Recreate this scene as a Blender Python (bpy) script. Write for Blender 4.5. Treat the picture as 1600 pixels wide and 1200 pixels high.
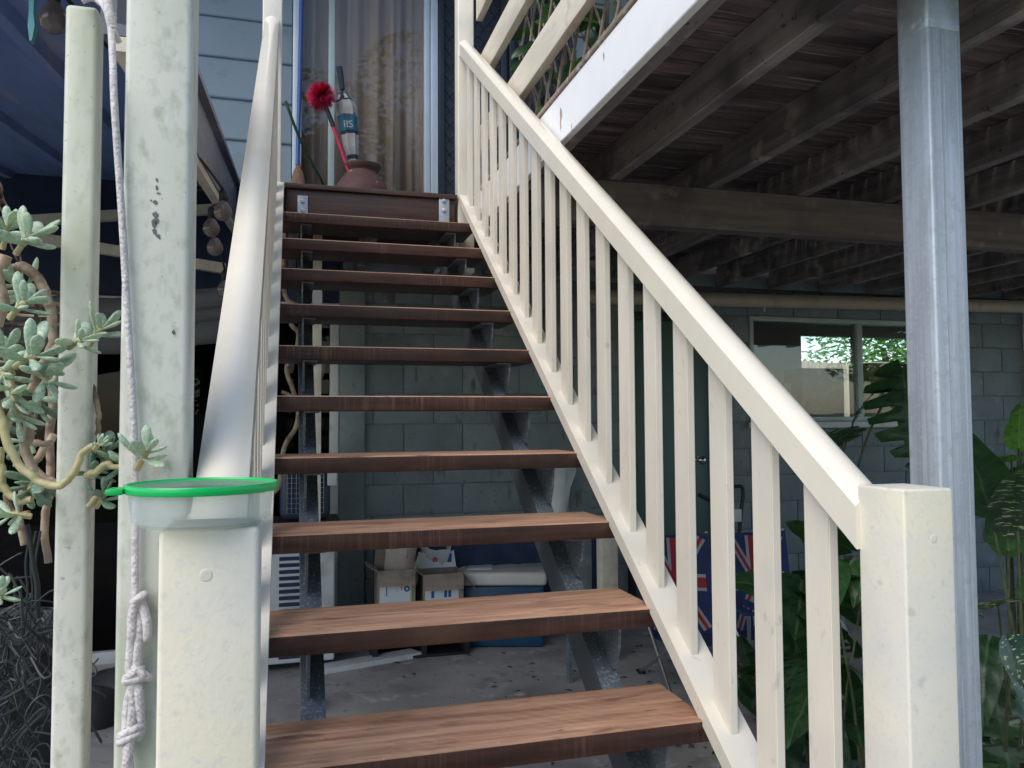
import bpy, bmesh, math, random
from mathutils import Vector, Matrix, Quaternion
random.seed(11)
for o in list(bpy.data.objects): bpy.data.objects.remove(o)
SC = bpy.context.scene
COL = SC.collection
R = math.radians

# ------------------------------------------------------------------ camera
CAM = Vector((0.0404, -1.4998, 0.6225)); YAW, PITCH, ROLL, FPX = 0.2726, 0.0455, -0.0053, 1235.95
FW = Vector((math.sin(YAW)*math.cos(PITCH), math.cos(YAW)*math.cos(PITCH), math.sin(PITCH)))
_r = Vector((math.cos(YAW), -math.sin(YAW), 0)); _u = _r.cross(FW)
RT = math.cos(ROLL)*_r + math.sin(ROLL)*_u; UP = -math.sin(ROLL)*_r + math.cos(ROLL)*_u
cd = bpy.data.cameras.new('camera'); cam = bpy.data.objects.new('camera', cd); COL.objects.link(cam)
cam.matrix_world = Matrix(((RT.x, UP.x, -FW.x, CAM.x), (RT.y, UP.y, -FW.y, CAM.y), (RT.z, UP.z, -FW.z, CAM.z), (0, 0, 0, 1)))
cd.sensor_width = 36; cd.lens = FPX/1600*36; cd.clip_start = .02; cd.clip_end = 500
SC.camera = cam

# ------------------------------------------------------------------ sky and sun
SUN_DIR = Vector((.55, .42, -.74)).normalized()          # the way the light travels
W = bpy.data.worlds.new('World'); SC.world = W; W.use_nodes = True
nt = W.node_tree; bg = nt.nodes['Background']
sky = nt.nodes.new('ShaderNodeTexSky'); sky.sky_type = 'NISHITA'; sky.sun_disc = False
sky.sun_elevation = math.asin(-SUN_DIR.z); sky.sun_rotation = math.atan2(-SUN_DIR.x, -SUN_DIR.y)
sky.dust_density = .8; sky.air_density = 1.1; sky.ozone_density = 1.6
nt.links.new(sky.outputs[0], bg.inputs[0]); bg.inputs[1].default_value = .15
sd = bpy.data.lights.new('sun', 'SUN'); sd.energy = 1.5; sd.angle = R(50); sd.color = (1, .905, .78)
sun = bpy.data.objects.new('sun', sd); COL.objects.link(sun)
sun.rotation_euler = SUN_DIR.to_track_quat('-Z', 'Y').to_euler()
SC.view_settings.view_transform = 'Standard'; SC.view_settings.look = 'None'
SC.view_settings.exposure = 0.75; SC.view_settings.gamma = 1.0; SC.view_settings.use_curve_mapping = False
SC.render.engine = 'CYCLES'; SC.cycles.max_bounces = 5; SC.cycles.diffuse_bounces = 3; SC.cycles.glossy_bounces = 3; SC.cycles.transmission_bounces = 4; SC.cycles.transparent_max_bounces = 8
SC.render.resolution_x, SC.render.resolution_y = 1024, 768

# ------------------------------------------------------------------ helpers
GZ = -.80                                                # ground level
def ray(px, py): return FW + RT*((px-800)/FPX) - UP*((py-600)/FPX)
def at(px, py, d): return CAM + ray(px, py)*d            # a measured point, d metres in front of the lens
def atY(px, py, y): v = ray(px, py); return CAM + v*((y-CAM.y)/v.y)
def atX(px, py, x): v = ray(px, py); return CAM + v*((x-CAM.x)/v.x)
def atZ(px, py, z): v = ray(px, py); return CAM + v*((z-CAM.z)/v.z)
ORG = {}
def thing(name, label, cat, loc=(0, 0, 0), group=None):
    o = bpy.data.objects.new(name, None); COL.objects.link(o); o.location = loc
    o.empty_display_size = .05; ORG[o] = Vector(loc)
    o['label'] = label; o['category'] = cat
    if group: o['group'] = group
    return o
def tag(o, label, cat, group=None, kind=None):
    o['label'] = label
    if cat: o['category'] = cat
    if group: o['group'] = group
    if kind: o['kind'] = kind
    return o
def obj(name, me, m=None, parent=None, smooth=None, label=None, kind=None):
    if isinstance(me, bmesh.types.BMesh):
        b = me; me = bpy.data.meshes.new(name); b.to_mesh(me); b.free()
    for x in (m if isinstance(m, (list, tuple)) else [m]):
        if x is not None: me.materials.append(x)
    if smooth is not None:
        me.shade_smooth()
        if smooth < 180: me.set_sharp_from_angle(angle=R(smooth))
    o = bpy.data.objects.new(name, me); COL.objects.link(o)
    if parent is not None:
        o.parent = parent; ORG[o] = ORG[parent]; me.transform(Matrix.Translation(-ORG[parent]))
    else: ORG[o] = Vector((0, 0, 0))
    if label: o['label'] = label
    if kind: o['kind'] = kind
    return o
def inst(name, me, mw, parent):                          # a copy that shares mesh data, placed by a world matrix
    o = bpy.data.objects.new(name, me); COL.objects.link(o); o.parent = parent
    o.matrix_local = Matrix.Translation(-ORG[parent]) @ mw
    ORG[o] = ORG[parent]
    return o
def structure(o): o['kind'] = 'structure'; return o
def bbox(x0, x1, y0, y1, z0, z1, bev=0, seg=2):
    b = bmesh.new(); bmesh.ops.create_cube(b, size=1)
    for v in b.verts: v.co = Vector((x0+(v.co.x+.5)*(x1-x0), y0+(v.co.y+.5)*(y1-y0), z0+(v.co.z+.5)*(z1-z0)))
    if bev: bmesh.ops.bevel(b, geom=b.edges[:], offset=bev, segments=seg, affect='EDGES', profile=.5)
    return b
def box(name, x0, x1, y0, y1, z0, z1, m, parent=None, bev=0, seg=2, **k):
    return obj(name, bbox(x0, x1, y0, y1, z0, z1, bev, seg), m, parent, smooth=(40 if bev else None), **k)
def pyd(vs, fs):
    me = bpy.data.meshes.new('m'); me.from_pydata([tuple(v) for v in vs], [], fs); me.update(); return me
def sweep(sec, p0, p1):
    """a section of (x, z) points carried from p0 to p1, ends cut plumb"""
    n = len(sec); vs = [Vector((p0[0]+x, p0[1], p0[2]+z)) for x, z in sec] + [Vector((p1[0]+x, p1[1], p1[2]+z)) for x, z in sec]
    fs = [(i, (i+1) % n, n+(i+1) % n, n+i) for i in range(n)] + [tuple(range(n))[::-1], tuple(range(n, 2*n))]
    me = pyd(vs, fs); b = bmesh.new(); b.from_mesh(me); bmesh.ops.recalc_face_normals(b, faces=b.faces[:]); return b
def smoothpath(P, k=6):
    P = [Vector(p) for p in P]
    if len(P) < 3: return P
    Q = [P[0]*2-P[1]] + P + [P[-1]*2-P[-2]]; out = []
    for i in range(1, len(Q)-2):
        for j in range(k):
            t = j/k; a, b, c, d = Q[i-1], Q[i], Q[i+1], Q[i+2]
            out.append(.5*((2*b)+(c-a)*t+(2*a-5*b+4*c-d)*t*t+(3*b-a-3*c+d)*t**3))
    out.append(P[-1]); return out
def tubedata(P, r, n=8, V=None, F=None):
    V = [] if V is None else V; F = [] if F is None else F
    base = len(V); m = len(P)
    T = [(P[min(i+1, m-1)]-P[max(i-1, 0)]).normalized() for i in range(m)]
    nrm = T[0].orthogonal().normalized()
    for i in range(m):
        nrm = (nrm - T[i]*nrm.dot(T[i])); nrm = nrm.normalized() if nrm.length > 1e-6 else T[i].orthogonal().normalized()
        bi = T[i].cross(nrm); rr = r[i] if isinstance(r, (list, tuple)) else r
        for k in range(n):
            a = 2*math.pi*k/n; V.append(P[i]+(nrm*math.cos(a)+bi*math.sin(a))*rr)
    for i in range(m-1):
        for k in range(n):
            F.append((base+i*n+k, base+i*n+(k+1) % n, base+(i+1)*n+(k+1) % n, base+(i+1)*n+k))
    F.append(tuple(base+k for k in range(n))[::-1]); F.append(tuple(base+(m-1)*n+k for k in range(n)))
    return V, F
def tube(name, P, r, m, parent=None, n=8, k=6, **kw):
    P = smoothpath(P, k) if k else [Vector(p) for p in P]
    if isinstance(r, tuple): r = [r[0]+(r[1]-r[0])*i/(len(P)-1) for i in range(len(P))]
    V, F = tubedata(P, r, n); return obj(name, pyd(V, F), m, parent, smooth=60, **kw)
def lathe(prof, c=(0, 0, 0), n=40):
    V = []; F = []; m = len(prof); c = Vector(c)
    for r, z in prof:
        for k in range(n): a = 2*math.pi*k/n; V.append(c+Vector((r*math.cos(a), r*math.sin(a), z)))
    for i in range(m-1):
        for k in range(n): F.append((i*n+k, i*n+(k+1) % n, (i+1)*n+(k+1) % n, (i+1)*n+k))
    if prof[0][0] > 0: F.append(tuple(range(n))[::-1])
    if prof[-1][0] > 0: F.append(tuple((m-1)*n+k for k in range(n)))
    return pyd(V, F)
def poly(pts, thick, nrm):
    """a flat outline given real thickness along nrm"""
    n = len(pts); nv = Vector(nrm).normalized()*thick
    vs = [Vector(p) for p in pts]+[Vector(p)+nv for p in pts]
    me = pyd(vs, [tuple(range(n))[::-1], tuple(range(n, 2*n))]+[(i, (i+1) % n, n+(i+1) % n, n+i) for i in range(n)])
    b = bmesh.new(); b.from_mesh(me); bmesh.ops.recalc_face_normals(b, faces=b.faces[:]); return b
def join(bms):
    out = bmesh.new()
    for b in bms:
        me = bpy.data.meshes.new('t'); b.to_mesh(me); b.free(); out.from_mesh(me); bpy.data.meshes.remove(me)
    return out
def leafmesh(L=1., Wd=.6, notch=0, droop=.3, fold=.12, nt_=24, tip=.9, heart=.12, holes=False):
    """leaf along +Y from its stalk, face up; notch>0 cuts the margin into fingers"""
    V = []; F = []; m = 5
    for i in range(nt_+1):
        t = i/nt_
        w = Wd/2*(math.sin(math.pi*min(1, t**.62*.985+.015))**.75)
        for s in range(-m, m+1):
            q = s/m; ww = w
            if notch:
                ph = (t*notch) % 1.
                if .56 < ph: ww = w*(.26 if ph < .9 else .4)
            y = t*L - heart*L*(abs(q)**2)*(1-t) + (notch and .10*L*abs(q)**1.5 or .03*L*abs(q))
            x = q*ww
            z = -droop*L*t*t + fold*abs(x) - .35*abs(x)**2/max(Wd, .01) + .012*L*math.sin(t*19+q*3)
            V.append((x, y, z))
    c = 2*m+1
    for i in range(nt_):
        for s in range(2*m): a = i*c+s; F.append((a, a+1, a+c+1, a+c))
    me = pyd(V, F); me.shade_smooth(); return me
def aim(p, d, roll=0, s=1., up=None):
    """world matrix putting mesh +Y along d at p"""
    q = Vector(d).normalized().to_track_quat('Y', 'Z')
    return Matrix.Translation(Vector(p)) @ q.to_matrix().to_4x4() @ Matrix.Rotation(roll, 4, 'Y') @ Matrix.Diagonal((s, s, s, 1))
def textmesh(s, size, ext=.0006):
    c = bpy.data.curves.new('t', 'FONT'); c.body = s; c.size = size; c.extrude = ext; c.align_x = 'CENTER'; c.align_y = 'CENTER'
    o = bpy.data.objects.new('t', c); COL.objects.link(o); dg = bpy.context.evaluated_depsgraph_get()
    me = bpy.data.meshes.new_from_object(o.evaluated_get(dg)); bpy.data.objects.remove(o); return me

# ------------------------------------------------------------------ materials
def mat(name, col, rough=.6, metal=0., var=.18, scale=6., stretch=(1, 1, 1), col2=None, spots=(), bump=.0, bscale=60., bstretch=None,
        wave=None, spec=.5, coat=0., alpha=1., trans=0., rvar=0., ovar=0., streak=None):
    m = bpy.data.materials.new(name); m.use_nodes = True; t = m.node_tree; N = t.nodes; Lk = t.links.new
    P = N['Principled BSDF']
    tc = N.new('ShaderNodeTexCoord'); oi = N.new('ShaderNodeObjectInfo'); sc = N.new('ShaderNodeVectorMath'); sc.operation = 'SCALE'
    sc.inputs[0].default_value = (31.7, 17.3, 43.1); Lk(oi.outputs['Random'], sc.inputs['Scale'])
    ad = N.new('ShaderNodeVectorMath'); Lk(tc.outputs['Object'], ad.inputs[0]); Lk(sc.outputs[0], ad.inputs[1])
    def noise(s, st, det=2.5, ro=.6):
        mp = N.new('ShaderNodeMapping'); mp.inputs['Scale'].default_value = st; Lk(ad.outputs[0], mp.inputs[0])
        n = N.new('ShaderNodeTexNoise'); n.inputs['Scale'].default_value = s; n.inputs['Detail'].default_value = det
        n.inputs['Roughness'].default_value = ro; Lk(mp.outputs[0], n.inputs['Vector']); return n.outputs['Fac']
    def ramp(f, a, b):
        r = N.new('ShaderNodeMapRange'); r.inputs['From Min'].default_value = a; r.inputs['From Max'].default_value = b; Lk(f, r.inputs['Value']); return r.outputs[0]
    def mix(f, a, b):
        x = N.new('ShaderNodeMix'); x.data_type = 'RGBA'
        if isinstance(f, float): x.inputs['Factor'].default_value = f
        else: Lk(f, x.inputs['Factor'])
        for k, v in (('A', a), ('B', b)):
            i = [q for q in x.inputs if q.name == k and q.type == 'RGBA'][0]
            if isinstance(v, tuple): i.default_value = (*v, 1)
            else: Lk(v, i)
        return [q for q in x.outputs if q.type == 'RGBA'][0]
    a = tuple(max(0, c*(1-var)) for c in col); b = col2 or tuple(min(1, c*(1+var)) for c in col)
    c = mix(ramp(noise(scale, stretch), .3, .7), a, b)
    if wave:                                              # saw or grain lines: (scale, distortion, colour, direction, strength)
        mp = N.new('ShaderNodeMapping'); Lk(ad.outputs[0], mp.inputs[0]); wv = N.new('ShaderNodeTexWave'); wv.bands_direction = wave[3]
        wv.inputs['Scale'].default_value = wave[0]; wv.inputs['Distortion'].default_value = wave[1]; wv.inputs['Detail'].default_value = 3
        Lk(mp.outputs[0], wv.inputs['Vector'])
        mu = N.new('ShaderNodeMath'); mu.operation = 'MULTIPLY'; Lk(ramp(wv.outputs['Fac'], .5, 1.), mu.inputs[0])
        Lk(ramp(noise(3.5, (1, 1, 1), 3.), .42, .66), mu.inputs[1])
        mu2 = N.new('ShaderNodeMath'); mu2.operation = 'MULTIPLY'; Lk(mu.outputs[0], mu2.inputs[0]); mu2.inputs[1].default_value = wave[4]
        c = mix(mu2.outputs[0], c, wave[2])
    if streak:                                            # straight saw marks: (scale, colour, strength, mapping)
        mu = N.new('ShaderNodeMath'); mu.operation = 'MULTIPLY'; Lk(ramp(noise(streak[0], streak[3], 2.), .50, .68), mu.inputs[0]); Lk(ramp(noise(4., (1, .3, .3), 2.), .42, .62), mu.inputs[1])
        mu2 = N.new('ShaderNodeMath'); mu2.operation = 'MULTIPLY'; Lk(mu.outputs[0], mu2.inputs[0]); mu2.inputs[1].default_value = streak[2]
        c = mix(mu2.outputs[0], c, streak[1])
    if ovar:                                              # piece to piece difference
        hv = N.new('ShaderNodeHueSaturation'); r = N.new('ShaderNodeMapRange'); Lk(oi.outputs['Random'], r.inputs['Value'])
        r.inputs['To Min'].default_value = 1-ovar; r.inputs['To Max'].default_value = 1+ovar; Lk(r.outputs[0], hv.inputs['Value']); Lk(c, hv.inputs['Color']); c = hv.outputs[0]
    for s in spots:                                       # (colour, noise scale, from, to, stretch)
        c = mix(ramp(noise(s[1], s[4] if len(s) > 4 else (1, 1, 1), 2.5, .65), s[2], s[3]), c, s[0])
    Lk(c, P.inputs['Base Color'])
    P.inputs['Roughness'].default_value = rough; P.inputs['Metallic'].default_value = metal
    P.inputs['Specular IOR Level'].default_value = spec; P.inputs['Coat Weight'].default_value = coat
    P.inputs['Alpha'].default_value = alpha; P.inputs['Transmission Weight'].default_value = trans
    if rvar:
        r = N.new('ShaderNodeMapRange'); Lk(noise(scale*2.3, stretch), r.inputs['Value']); r.inputs['From Min'].default_value = .3; r.inputs['From Max'].default_value = .7
        r.inputs['To Min'].default_value = max(.02, rough-rvar); r.inputs['To Max'].default_value = min(1, rough+rvar); Lk(r.outputs[0], P.inputs['Roughness'])
    if bump:
        bp = N.new('ShaderNodeBump'); bp.inputs['Strength'].default_value = bump; bp.inputs['Distance'].default_value = .004
        Lk(noise(bscale, bstretch or stretch, 1.5), bp.inputs['Height']); Lk(bp.outputs[0], P.inputs['Normal'])
    return m
def glass(name, tint, refl=1.0, ior=1.5, rough=.01):
    m = bpy.data.materials.new(name); m.use_nodes = True; t = m.node_tree; N = t.nodes; Lk = t.links.new
    N.remove(N['Principled BSDF']); out = N['Material Output']
    tr = N.new('ShaderNodeBsdfTransparent'); tr.inputs[0].default_value = (*tint, 1)
    gl = N.new('ShaderNodeBsdfGlossy'); gl.inputs['Roughness'].default_value = rough; gl.inputs[0].default_value = (refl, refl, refl, 1)
    fr = N.new('ShaderNodeFresnel'); ge = N.new('ShaderNodeNewGeometry'); io = N.new('ShaderNodeMapRange'); Lk(ge.outputs['Backfacing'], io.inputs['Value'])
    io.inputs['To Min'].default_value = ior; io.inputs['To Max'].default_value = 1/ior; Lk(io.outputs[0], fr.inputs[0])
    tc = N.new('ShaderNodeTexCoord'); no = N.new('ShaderNodeTexNoise'); no.inputs['Scale'].default_value = 2.2; Lk(tc.outputs['Object'], no.inputs['Vector'])
    bp = N.new('ShaderNodeBump'); bp.inputs['Strength'].default_value = .02; bp.inputs['Distance'].default_value = .01; Lk(no.outputs['Fac'], bp.inputs['Height'])
    Lk(bp.outputs[0], gl.inputs['Normal'])
    mx = N.new('ShaderNodeMixShader'); Lk(fr.outputs[0], mx.inputs[0]); Lk(tr.outputs[0], mx.inputs[1]); Lk(gl.outputs[0], mx.inputs[2])
    Lk(mx.outputs[0], out.inputs[0]); return m
def leafmat(name, col, col2, rough=.32, vein=None, trans=.25, rib=None):
    m = mat(name, col, rough, var=.3, scale=9, col2=col2, spots=vein or (), bump=.15, bscale=30)
    t = m.node_tree; N = t.nodes; P = N['Principled BSDF']; out = N['Material Output']; Lk = t.links.new
    if rib:                                               # midrib and side veins, in the leaf's own coordinates
        tc = N.new('ShaderNodeTexCoord'); sp = N.new('ShaderNodeSeparateXYZ'); Lk(tc.outputs['Object'], sp.inputs[0])
        def mth(op, a, b=None):
            n = N.new('ShaderNodeMath'); n.operation = op
            for i, v in enumerate((a, b)):
                if v is None: continue
                if isinstance(v, (int, float)): n.inputs[i].default_value = v
                else: Lk(v, n.inputs[i])
            return n.outputs[0]
        ax = mth('ABSOLUTE', sp.outputs[0]); mid = mth('LESS_THAN', ax, .013)
        ph = mth('FRACT', mth('MULTIPLY', mth('SUBTRACT', sp.outputs[1], mth('MULTIPLY', ax, .8)), 9.)); side = mth('MULTIPLY', mth('LESS_THAN', ph, .10), .45)
        fac = mth('MAXIMUM', mid, side); x = N.new('ShaderNodeMix'); x.data_type = 'RGBA'; Lk(fac, x.inputs['Factor'])
        src = P.inputs['Base Color'].links[0].from_socket; ia = [q for q in x.inputs if q.name == 'A' and q.type == 'RGBA'][0]; ib = [q for q in x.inputs if q.name == 'B' and q.type == 'RGBA'][0]
        Lk(src, ia); ib.default_value = (*rib, 1); Lk([q for q in x.outputs if q.type == 'RGBA'][0], P.inputs['Base Color'])
    tl = N.new('ShaderNodeBsdfTranslucent'); tl.inputs[0].default_value = (col2[0]*1.6, col2[1]*1.8, col2[2]*.8, 1)
    mx = N.new('ShaderNodeMixShader'); mx.inputs[0].default_value = trans
    Lk(P.outputs[0], mx.inputs[1]); Lk(tl.outputs[0], mx.inputs[2]); Lk(mx.outputs[0], out.inputs[0]); return m

M = {}
M['cream'] = mat('cream_paint', (.71, .665, .575), .42, var=.06, scale=7, stretch=(1, 1, .3), bump=.10, bscale=60, bstretch=(2, 2, .12), rvar=.10, ovar=.03,
                 spots=(((.62, .595, .53), 3.2, .50, .70), ((.55, .52, .45), 38, .64, .76, (1, 1, .5))))
M['rail'] = mat('cream_gloss_paint', (.76, .705, .60), .18, var=.035, scale=6)
M['newel'] = mat('cream_newel_paint', (.70, .66, .56), .48, var=.04, scale=6, bump=.10, bscale=160, rvar=.08,
                 spots=(((.62, .61, .575), 5, .48, .72), ((.74, .685, .53), 4.5, .56, .76), ((.60, .585, .54), 110, .54, .78), ((.55, .52, .46), 30, .64, .76)))
M['mould'] = mat('mouldy_pale_paint', (.63, .635, .575), .42, var=.05, scale=4, bump=.08, bscale=70,
                 spots=(((.52, .55, .45), 4, .47, .66, (1, 1, .5)), ((.37, .42, .30), 8, .56, .78, (1, 1, .45)), ((.42, .45, .37), 55, .50, .76, (1, 1, .6)), ((.30, .31, .27), 120, .66, .76)))
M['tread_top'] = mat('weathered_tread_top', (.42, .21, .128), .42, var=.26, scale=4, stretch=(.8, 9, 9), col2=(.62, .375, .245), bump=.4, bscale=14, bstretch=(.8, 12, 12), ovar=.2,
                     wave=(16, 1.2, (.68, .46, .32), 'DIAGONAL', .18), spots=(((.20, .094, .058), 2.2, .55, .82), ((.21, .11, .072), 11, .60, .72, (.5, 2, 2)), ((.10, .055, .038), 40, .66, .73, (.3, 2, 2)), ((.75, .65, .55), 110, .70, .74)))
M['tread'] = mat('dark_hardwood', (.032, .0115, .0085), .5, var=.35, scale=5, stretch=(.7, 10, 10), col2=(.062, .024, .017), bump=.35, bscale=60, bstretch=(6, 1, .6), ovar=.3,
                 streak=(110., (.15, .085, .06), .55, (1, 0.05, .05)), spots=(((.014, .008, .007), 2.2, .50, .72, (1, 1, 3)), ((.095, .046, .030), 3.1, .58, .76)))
M['landing'] = mat('oiled_dark_timber', (.05, .028, .022), .5, var=.4, scale=3, stretch=(.7, 8, 8), col2=(.085, .045, .035), bump=.25, bscale=20, bstretch=(1, 10, 10))
M['galv'] = mat('galvanised_steel', (.42, .46, .52), .42, .55, var=.16, scale=14, spots=(((.60, .64, .70), 38, .58, .72), ((.28, .31, .34), 6, .6, .8)), bump=.06, bscale=40, rvar=.1)
M['galv_post'] = mat('galvanised_post', (.37, .41, .475), .45, .22, var=.20, scale=3.4, stretch=(22, 22, .22), col2=(.49, .535, .61),
                     spots=(((.57, .605, .67), 4, .57, .76, (8, 8, .3)), ((.29, .33, .37), 7, .50, .76, (3, 3, .5)), ((.33, .37, .41), 45, .50, .74), ((.42, .46, .52), 120, .56, .70)))
M['galv_dark'] = mat('galvanised_stringer', (.115, .14, .165), .5, .2, var=.2, scale=6, spots=(((.30, .35, .40), 130, .52, .70), ((.065, .08, .095), 5, .54, .76)))
M['galv_web_shade'] = mat('galvanised_web_shade', (.085, .10, .12), .6, .1, var=.15, scale=4)  # same galvanised steel, darker: the web's shade is put into the colour
M['deckwood'] = mat('deck_underside', (.125, .090, .092), .75, var=.4, scale=4, stretch=(.5, 9, 9), col2=(.20, .15, .145), bump=.6, bscale=16, bstretch=(.6, 10, 10), ovar=.4,
                    spots=(((.045, .035, .038), 2.5, .48, .66, (.6, 3, 3)), ((.36, .30, .27), 6, .60, .70, (.5, 16, 16))))
M['joist'] = mat('old_joist_timber', (.19, .168, .172), .75, var=.35, scale=3.5, stretch=(9, .5, 9), col2=(.27, .235, .225), bump=.35, bscale=14, bstretch=(10, .6, 10), ovar=.2,
                 spots=(((.09, .078, .084), 3, .50, .68), ((.44, .38, .32), 5, .58, .72), ((.05, .042, .045), 24, .65, .72)))
M['bearer'] = mat('old_bearer_timber', (.145, .113, .108), .75, var=.3, scale=3, stretch=(.5, 8, 8), bump=.3, bscale=14, bstretch=(.6, 10, 10), spots=(((.065, .053, .054), 2.5, .50, .68), ((.24, .19, .165), 9, .58, .72)))
M['fascia'] = mat('white_fascia_paint', (.86, .86, .87), .5, var=.03, scale=6, bump=.12, bscale=40,
                  spots=(((.74, .70, .67), 3, .58, .74), ((.36, .26, .20), 9, .68, .72, (1, 1.4, .7))))
M['weathered'] = mat('weathered_edge_timber', (.26, .20, .16), .8, var=.4, scale=6, stretch=(6, .6, 6), bump=.4, spots=(((.5, .46, .42), 12, .55, .66), ((.09, .07, .06), 9, .55, .66)))
M['batten'] = mat('aged_cream_rail_paint', (.66, .60, .50), .55, var=.12, scale=5, stretch=(4, .7, 4), bump=.15, spots=(((.50, .43, .35), 9, .58, .75),))
M['block'] = mat('painted_block', (.185, .22, .238), .65, var=.08, scale=4, bump=.9, bscale=55, ovar=.05, spots=(((.135, .162, .176), 2.2, .48, .70), ((.11, .118, .118), 30, .64, .72), ((.24, .265, .265), 6, .58, .72), ((.09, .095, .09), 9, .64, .72, (1, 1, .3))))
M['mortar'] = mat('painted_mortar', (.168, .20, .214), .85, var=.15, scale=8, bump=.4)
M['concrete'] = mat('concrete_floor', (.32, .30, .285), .85, var=.22, scale=1.6, bump=.4, bscale=50,
                    spots=(((.24, .225, .22), 2.4, .50, .66), ((.20, .185, .175), 5, .60, .76), ((.09, .08, .075), 34, .66, .74), ((.46, .45, .44), 9, .60, .72)))
M['weatherboard'] = mat('blue_grey_weatherboard', (.19, .245, .28), .5, var=.05, scale=3, bump=.08, bscale=30, spots=(((.155, .185, .20), 5, .55, .72), ((.08, .08, .08), 60, .70, .73)))
M['alu'] = mat('aluminium_frame', (.52, .57, .63), .4, .3, var=.06)
M['alu_green'] = mat('pale_green_frame', (.40, .48, .46), .45, .1, var=.1)
M['dark_alu'] = mat('dark_mesh_frame', (.02, .025, .04), .4, .2, var=.2)
M['mesh'] = mat('security_mesh', (.013, .018, .033), .6, .1, var=.2)
M['glass'] = glass('door_glass', (.90, .91, .91), refl=.5)
M['glass_dark'] = glass('tinted_glass', (.12, .14, .18), refl=.35)
M['glass_win'] = glass('window_glass', (.90, .93, .92), ior=1.65)
M['clear'] = glass('clear_lid', (.93, .95, .95))
M['curtain'] = mat('beige_curtain', (.47, .36, .31), .9, var=.14, scale=3, stretch=(9, 9, .4), spots=(((.48, .34, .23), 2, .5, .66, (3, 1, .4)),))
M['terracotta'] = mat('terracotta', (.085, .038, .032), .7, var=.25, scale=7, bump=.4, spots=(((.28, .21, .19), 24, .66, .71),))
M['blue'] = mat('blue_handle', (.02, .07, .26), .4, var=.1)
M['straw'] = mat('broom_fibre', (.17, .105, .07), .9, var=.35, scale=30, stretch=(6, 6, .5), bump=.6)
M['red'] = mat('red_plastic', (.45, .02, .06), .4, var=.12)
M['redf'] = mat('red_bristle', (.62, .02, .09), .5, var=.2)
M['navy'] = mat('navy_fabric', (.016, .024, .05), .8, var=.25)
M['white_fab'] = mat('white_fabric', (.34, .325, .31), .85, var=.12, bump=.2)
M['teal'] = mat('teal_print', (.02, .12, .17), .8, var=.15)
M['black'] = mat('black_plastic', (.012, .013, .016), .5, var=.3)
M['tarp'] = mat('dark_tarp', (.016, .027, .07), .8, var=.3, bump=.4, bscale=8)
M['white'] = mat('white_enamel', (.58, .58, .585), .45, var=.05, scale=4, spots=(((.42, .40, .38), 5, .54, .7),))
M['card'] = mat('cardboard', (.30, .24, .19), .85, var=.09, scale=8, stretch=(1, 1, 6), bump=.2, spots=(((.2, .155, .12), 7, .56, .7),))
M['cardwhite'] = mat('printed_white_card', (.66, .68, .72), .6, var=.03)
M['paper'] = mat('brown_paper_bag', (.40, .34, .28), .8, var=.12, bump=.5, bscale=9)
M['plasticbag'] = mat('cloudy_plastic', (.52, .53, .55), .3, var=.12, bump=.6, bscale=9)
M['esky'] = mat('blue_cooler', (.012, .06, .13), .4, var=.1)
M['eskylid'] = mat('white_cooler_lid', (.62, .60, .57), .4, var=.06)
M['flagblue'] = mat('blue_chair_fabric', (.008, .026, .11), .75, var=.2, bump=.2)
M['flagwhite'] = mat('white_chair_print', (.30, .30, .33), .75, var=.06)
M['flagred'] = mat('red_chair_print', (.28, .015, .035), .75, var=.1)
M['steel'] = mat('chair_tube', (.30, .31, .33), .35, .8, var=.1)
M['green_door'] = mat('dark_green_door', (.07, .135, .125), .45, var=.08, scale=2, bump=.05)
M['pvc'] = mat('beige_pipe', (.52, .43, .32), .45, var=.10, scale=5, spots=(((.3, .25, .2), 8, .62, .8),))
M['hazed_roof'] = mat('hazed_roof_sheet', (.16, .245, .50), .5, .0, var=.22, scale=2, stretch=(3, .5, 3), rvar=.12, spots=(((.27, .30, .45), 3, .56, .72, (4, .3, 4)),))  # lens haze put into the colour: brighter and bluer than a dark sheet
M['navybeam'] = mat('charcoal_beam', (.14, .15, .20), .45, .1, var=.15, scale=3, stretch=(4, .5, 4), bump=.08, spots=(((.24, .235, .24), 5, .54, .72), ((.3, .29, .27), 40, .66, .72)))
M['greyfab'] = mat('grey_awning', (.13, .135, .145), .85, var=.2, scale=4, stretch=(1, 6, 6), bump=.3, bscale=12)
M['bulb'] = mat('clear_bulb', (.30, .24, .22), .15, var=.2, trans=.55, spec=.6)
M['turquoise'] = mat('turquoise_ornament', (.10, .34, .37), .5, var=.25)
M['rope'] = mat('white_rope', (.58, .55, .555), .75, var=.14, scale=50, bump=1.0, bscale=120, wave=(95, 1.5, (.36, .33, .33), 'DIAGONAL', .8))
M['stem'] = mat('succulent_stem', (.33, .25, .18), .6, var=.3, scale=22, bump=.9, bscale=70, spots=(((.16, .10, .07), 30, .54, .66), ((.45, .37, .28), 12, .56, .68)))
M['stem_green'] = mat('young_succulent_stem', (.40, .36, .19), .5, var=.2, scale=25, bump=.5, bscale=60, spots=(((.24, .17, .10), 40, .64, .75),))
M['succ'] = leafmat('blue_green_succulent', (.34, .50, .41), (.54, .66, .48), .42, trans=.10)
M['succ_pale'] = leafmat('pale_succulent', (.42, .55, .45), (.60, .68, .52), .45, trans=.15)
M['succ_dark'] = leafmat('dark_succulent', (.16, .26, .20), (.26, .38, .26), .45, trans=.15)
M['coir'] = mat('coir', (.075, .05, .038), .95, var=.5, scale=40, bump=1., bscale=90)
M['wire'] = mat('green_black_wire', (.012, .018, .02), .5, var=.4)
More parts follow.
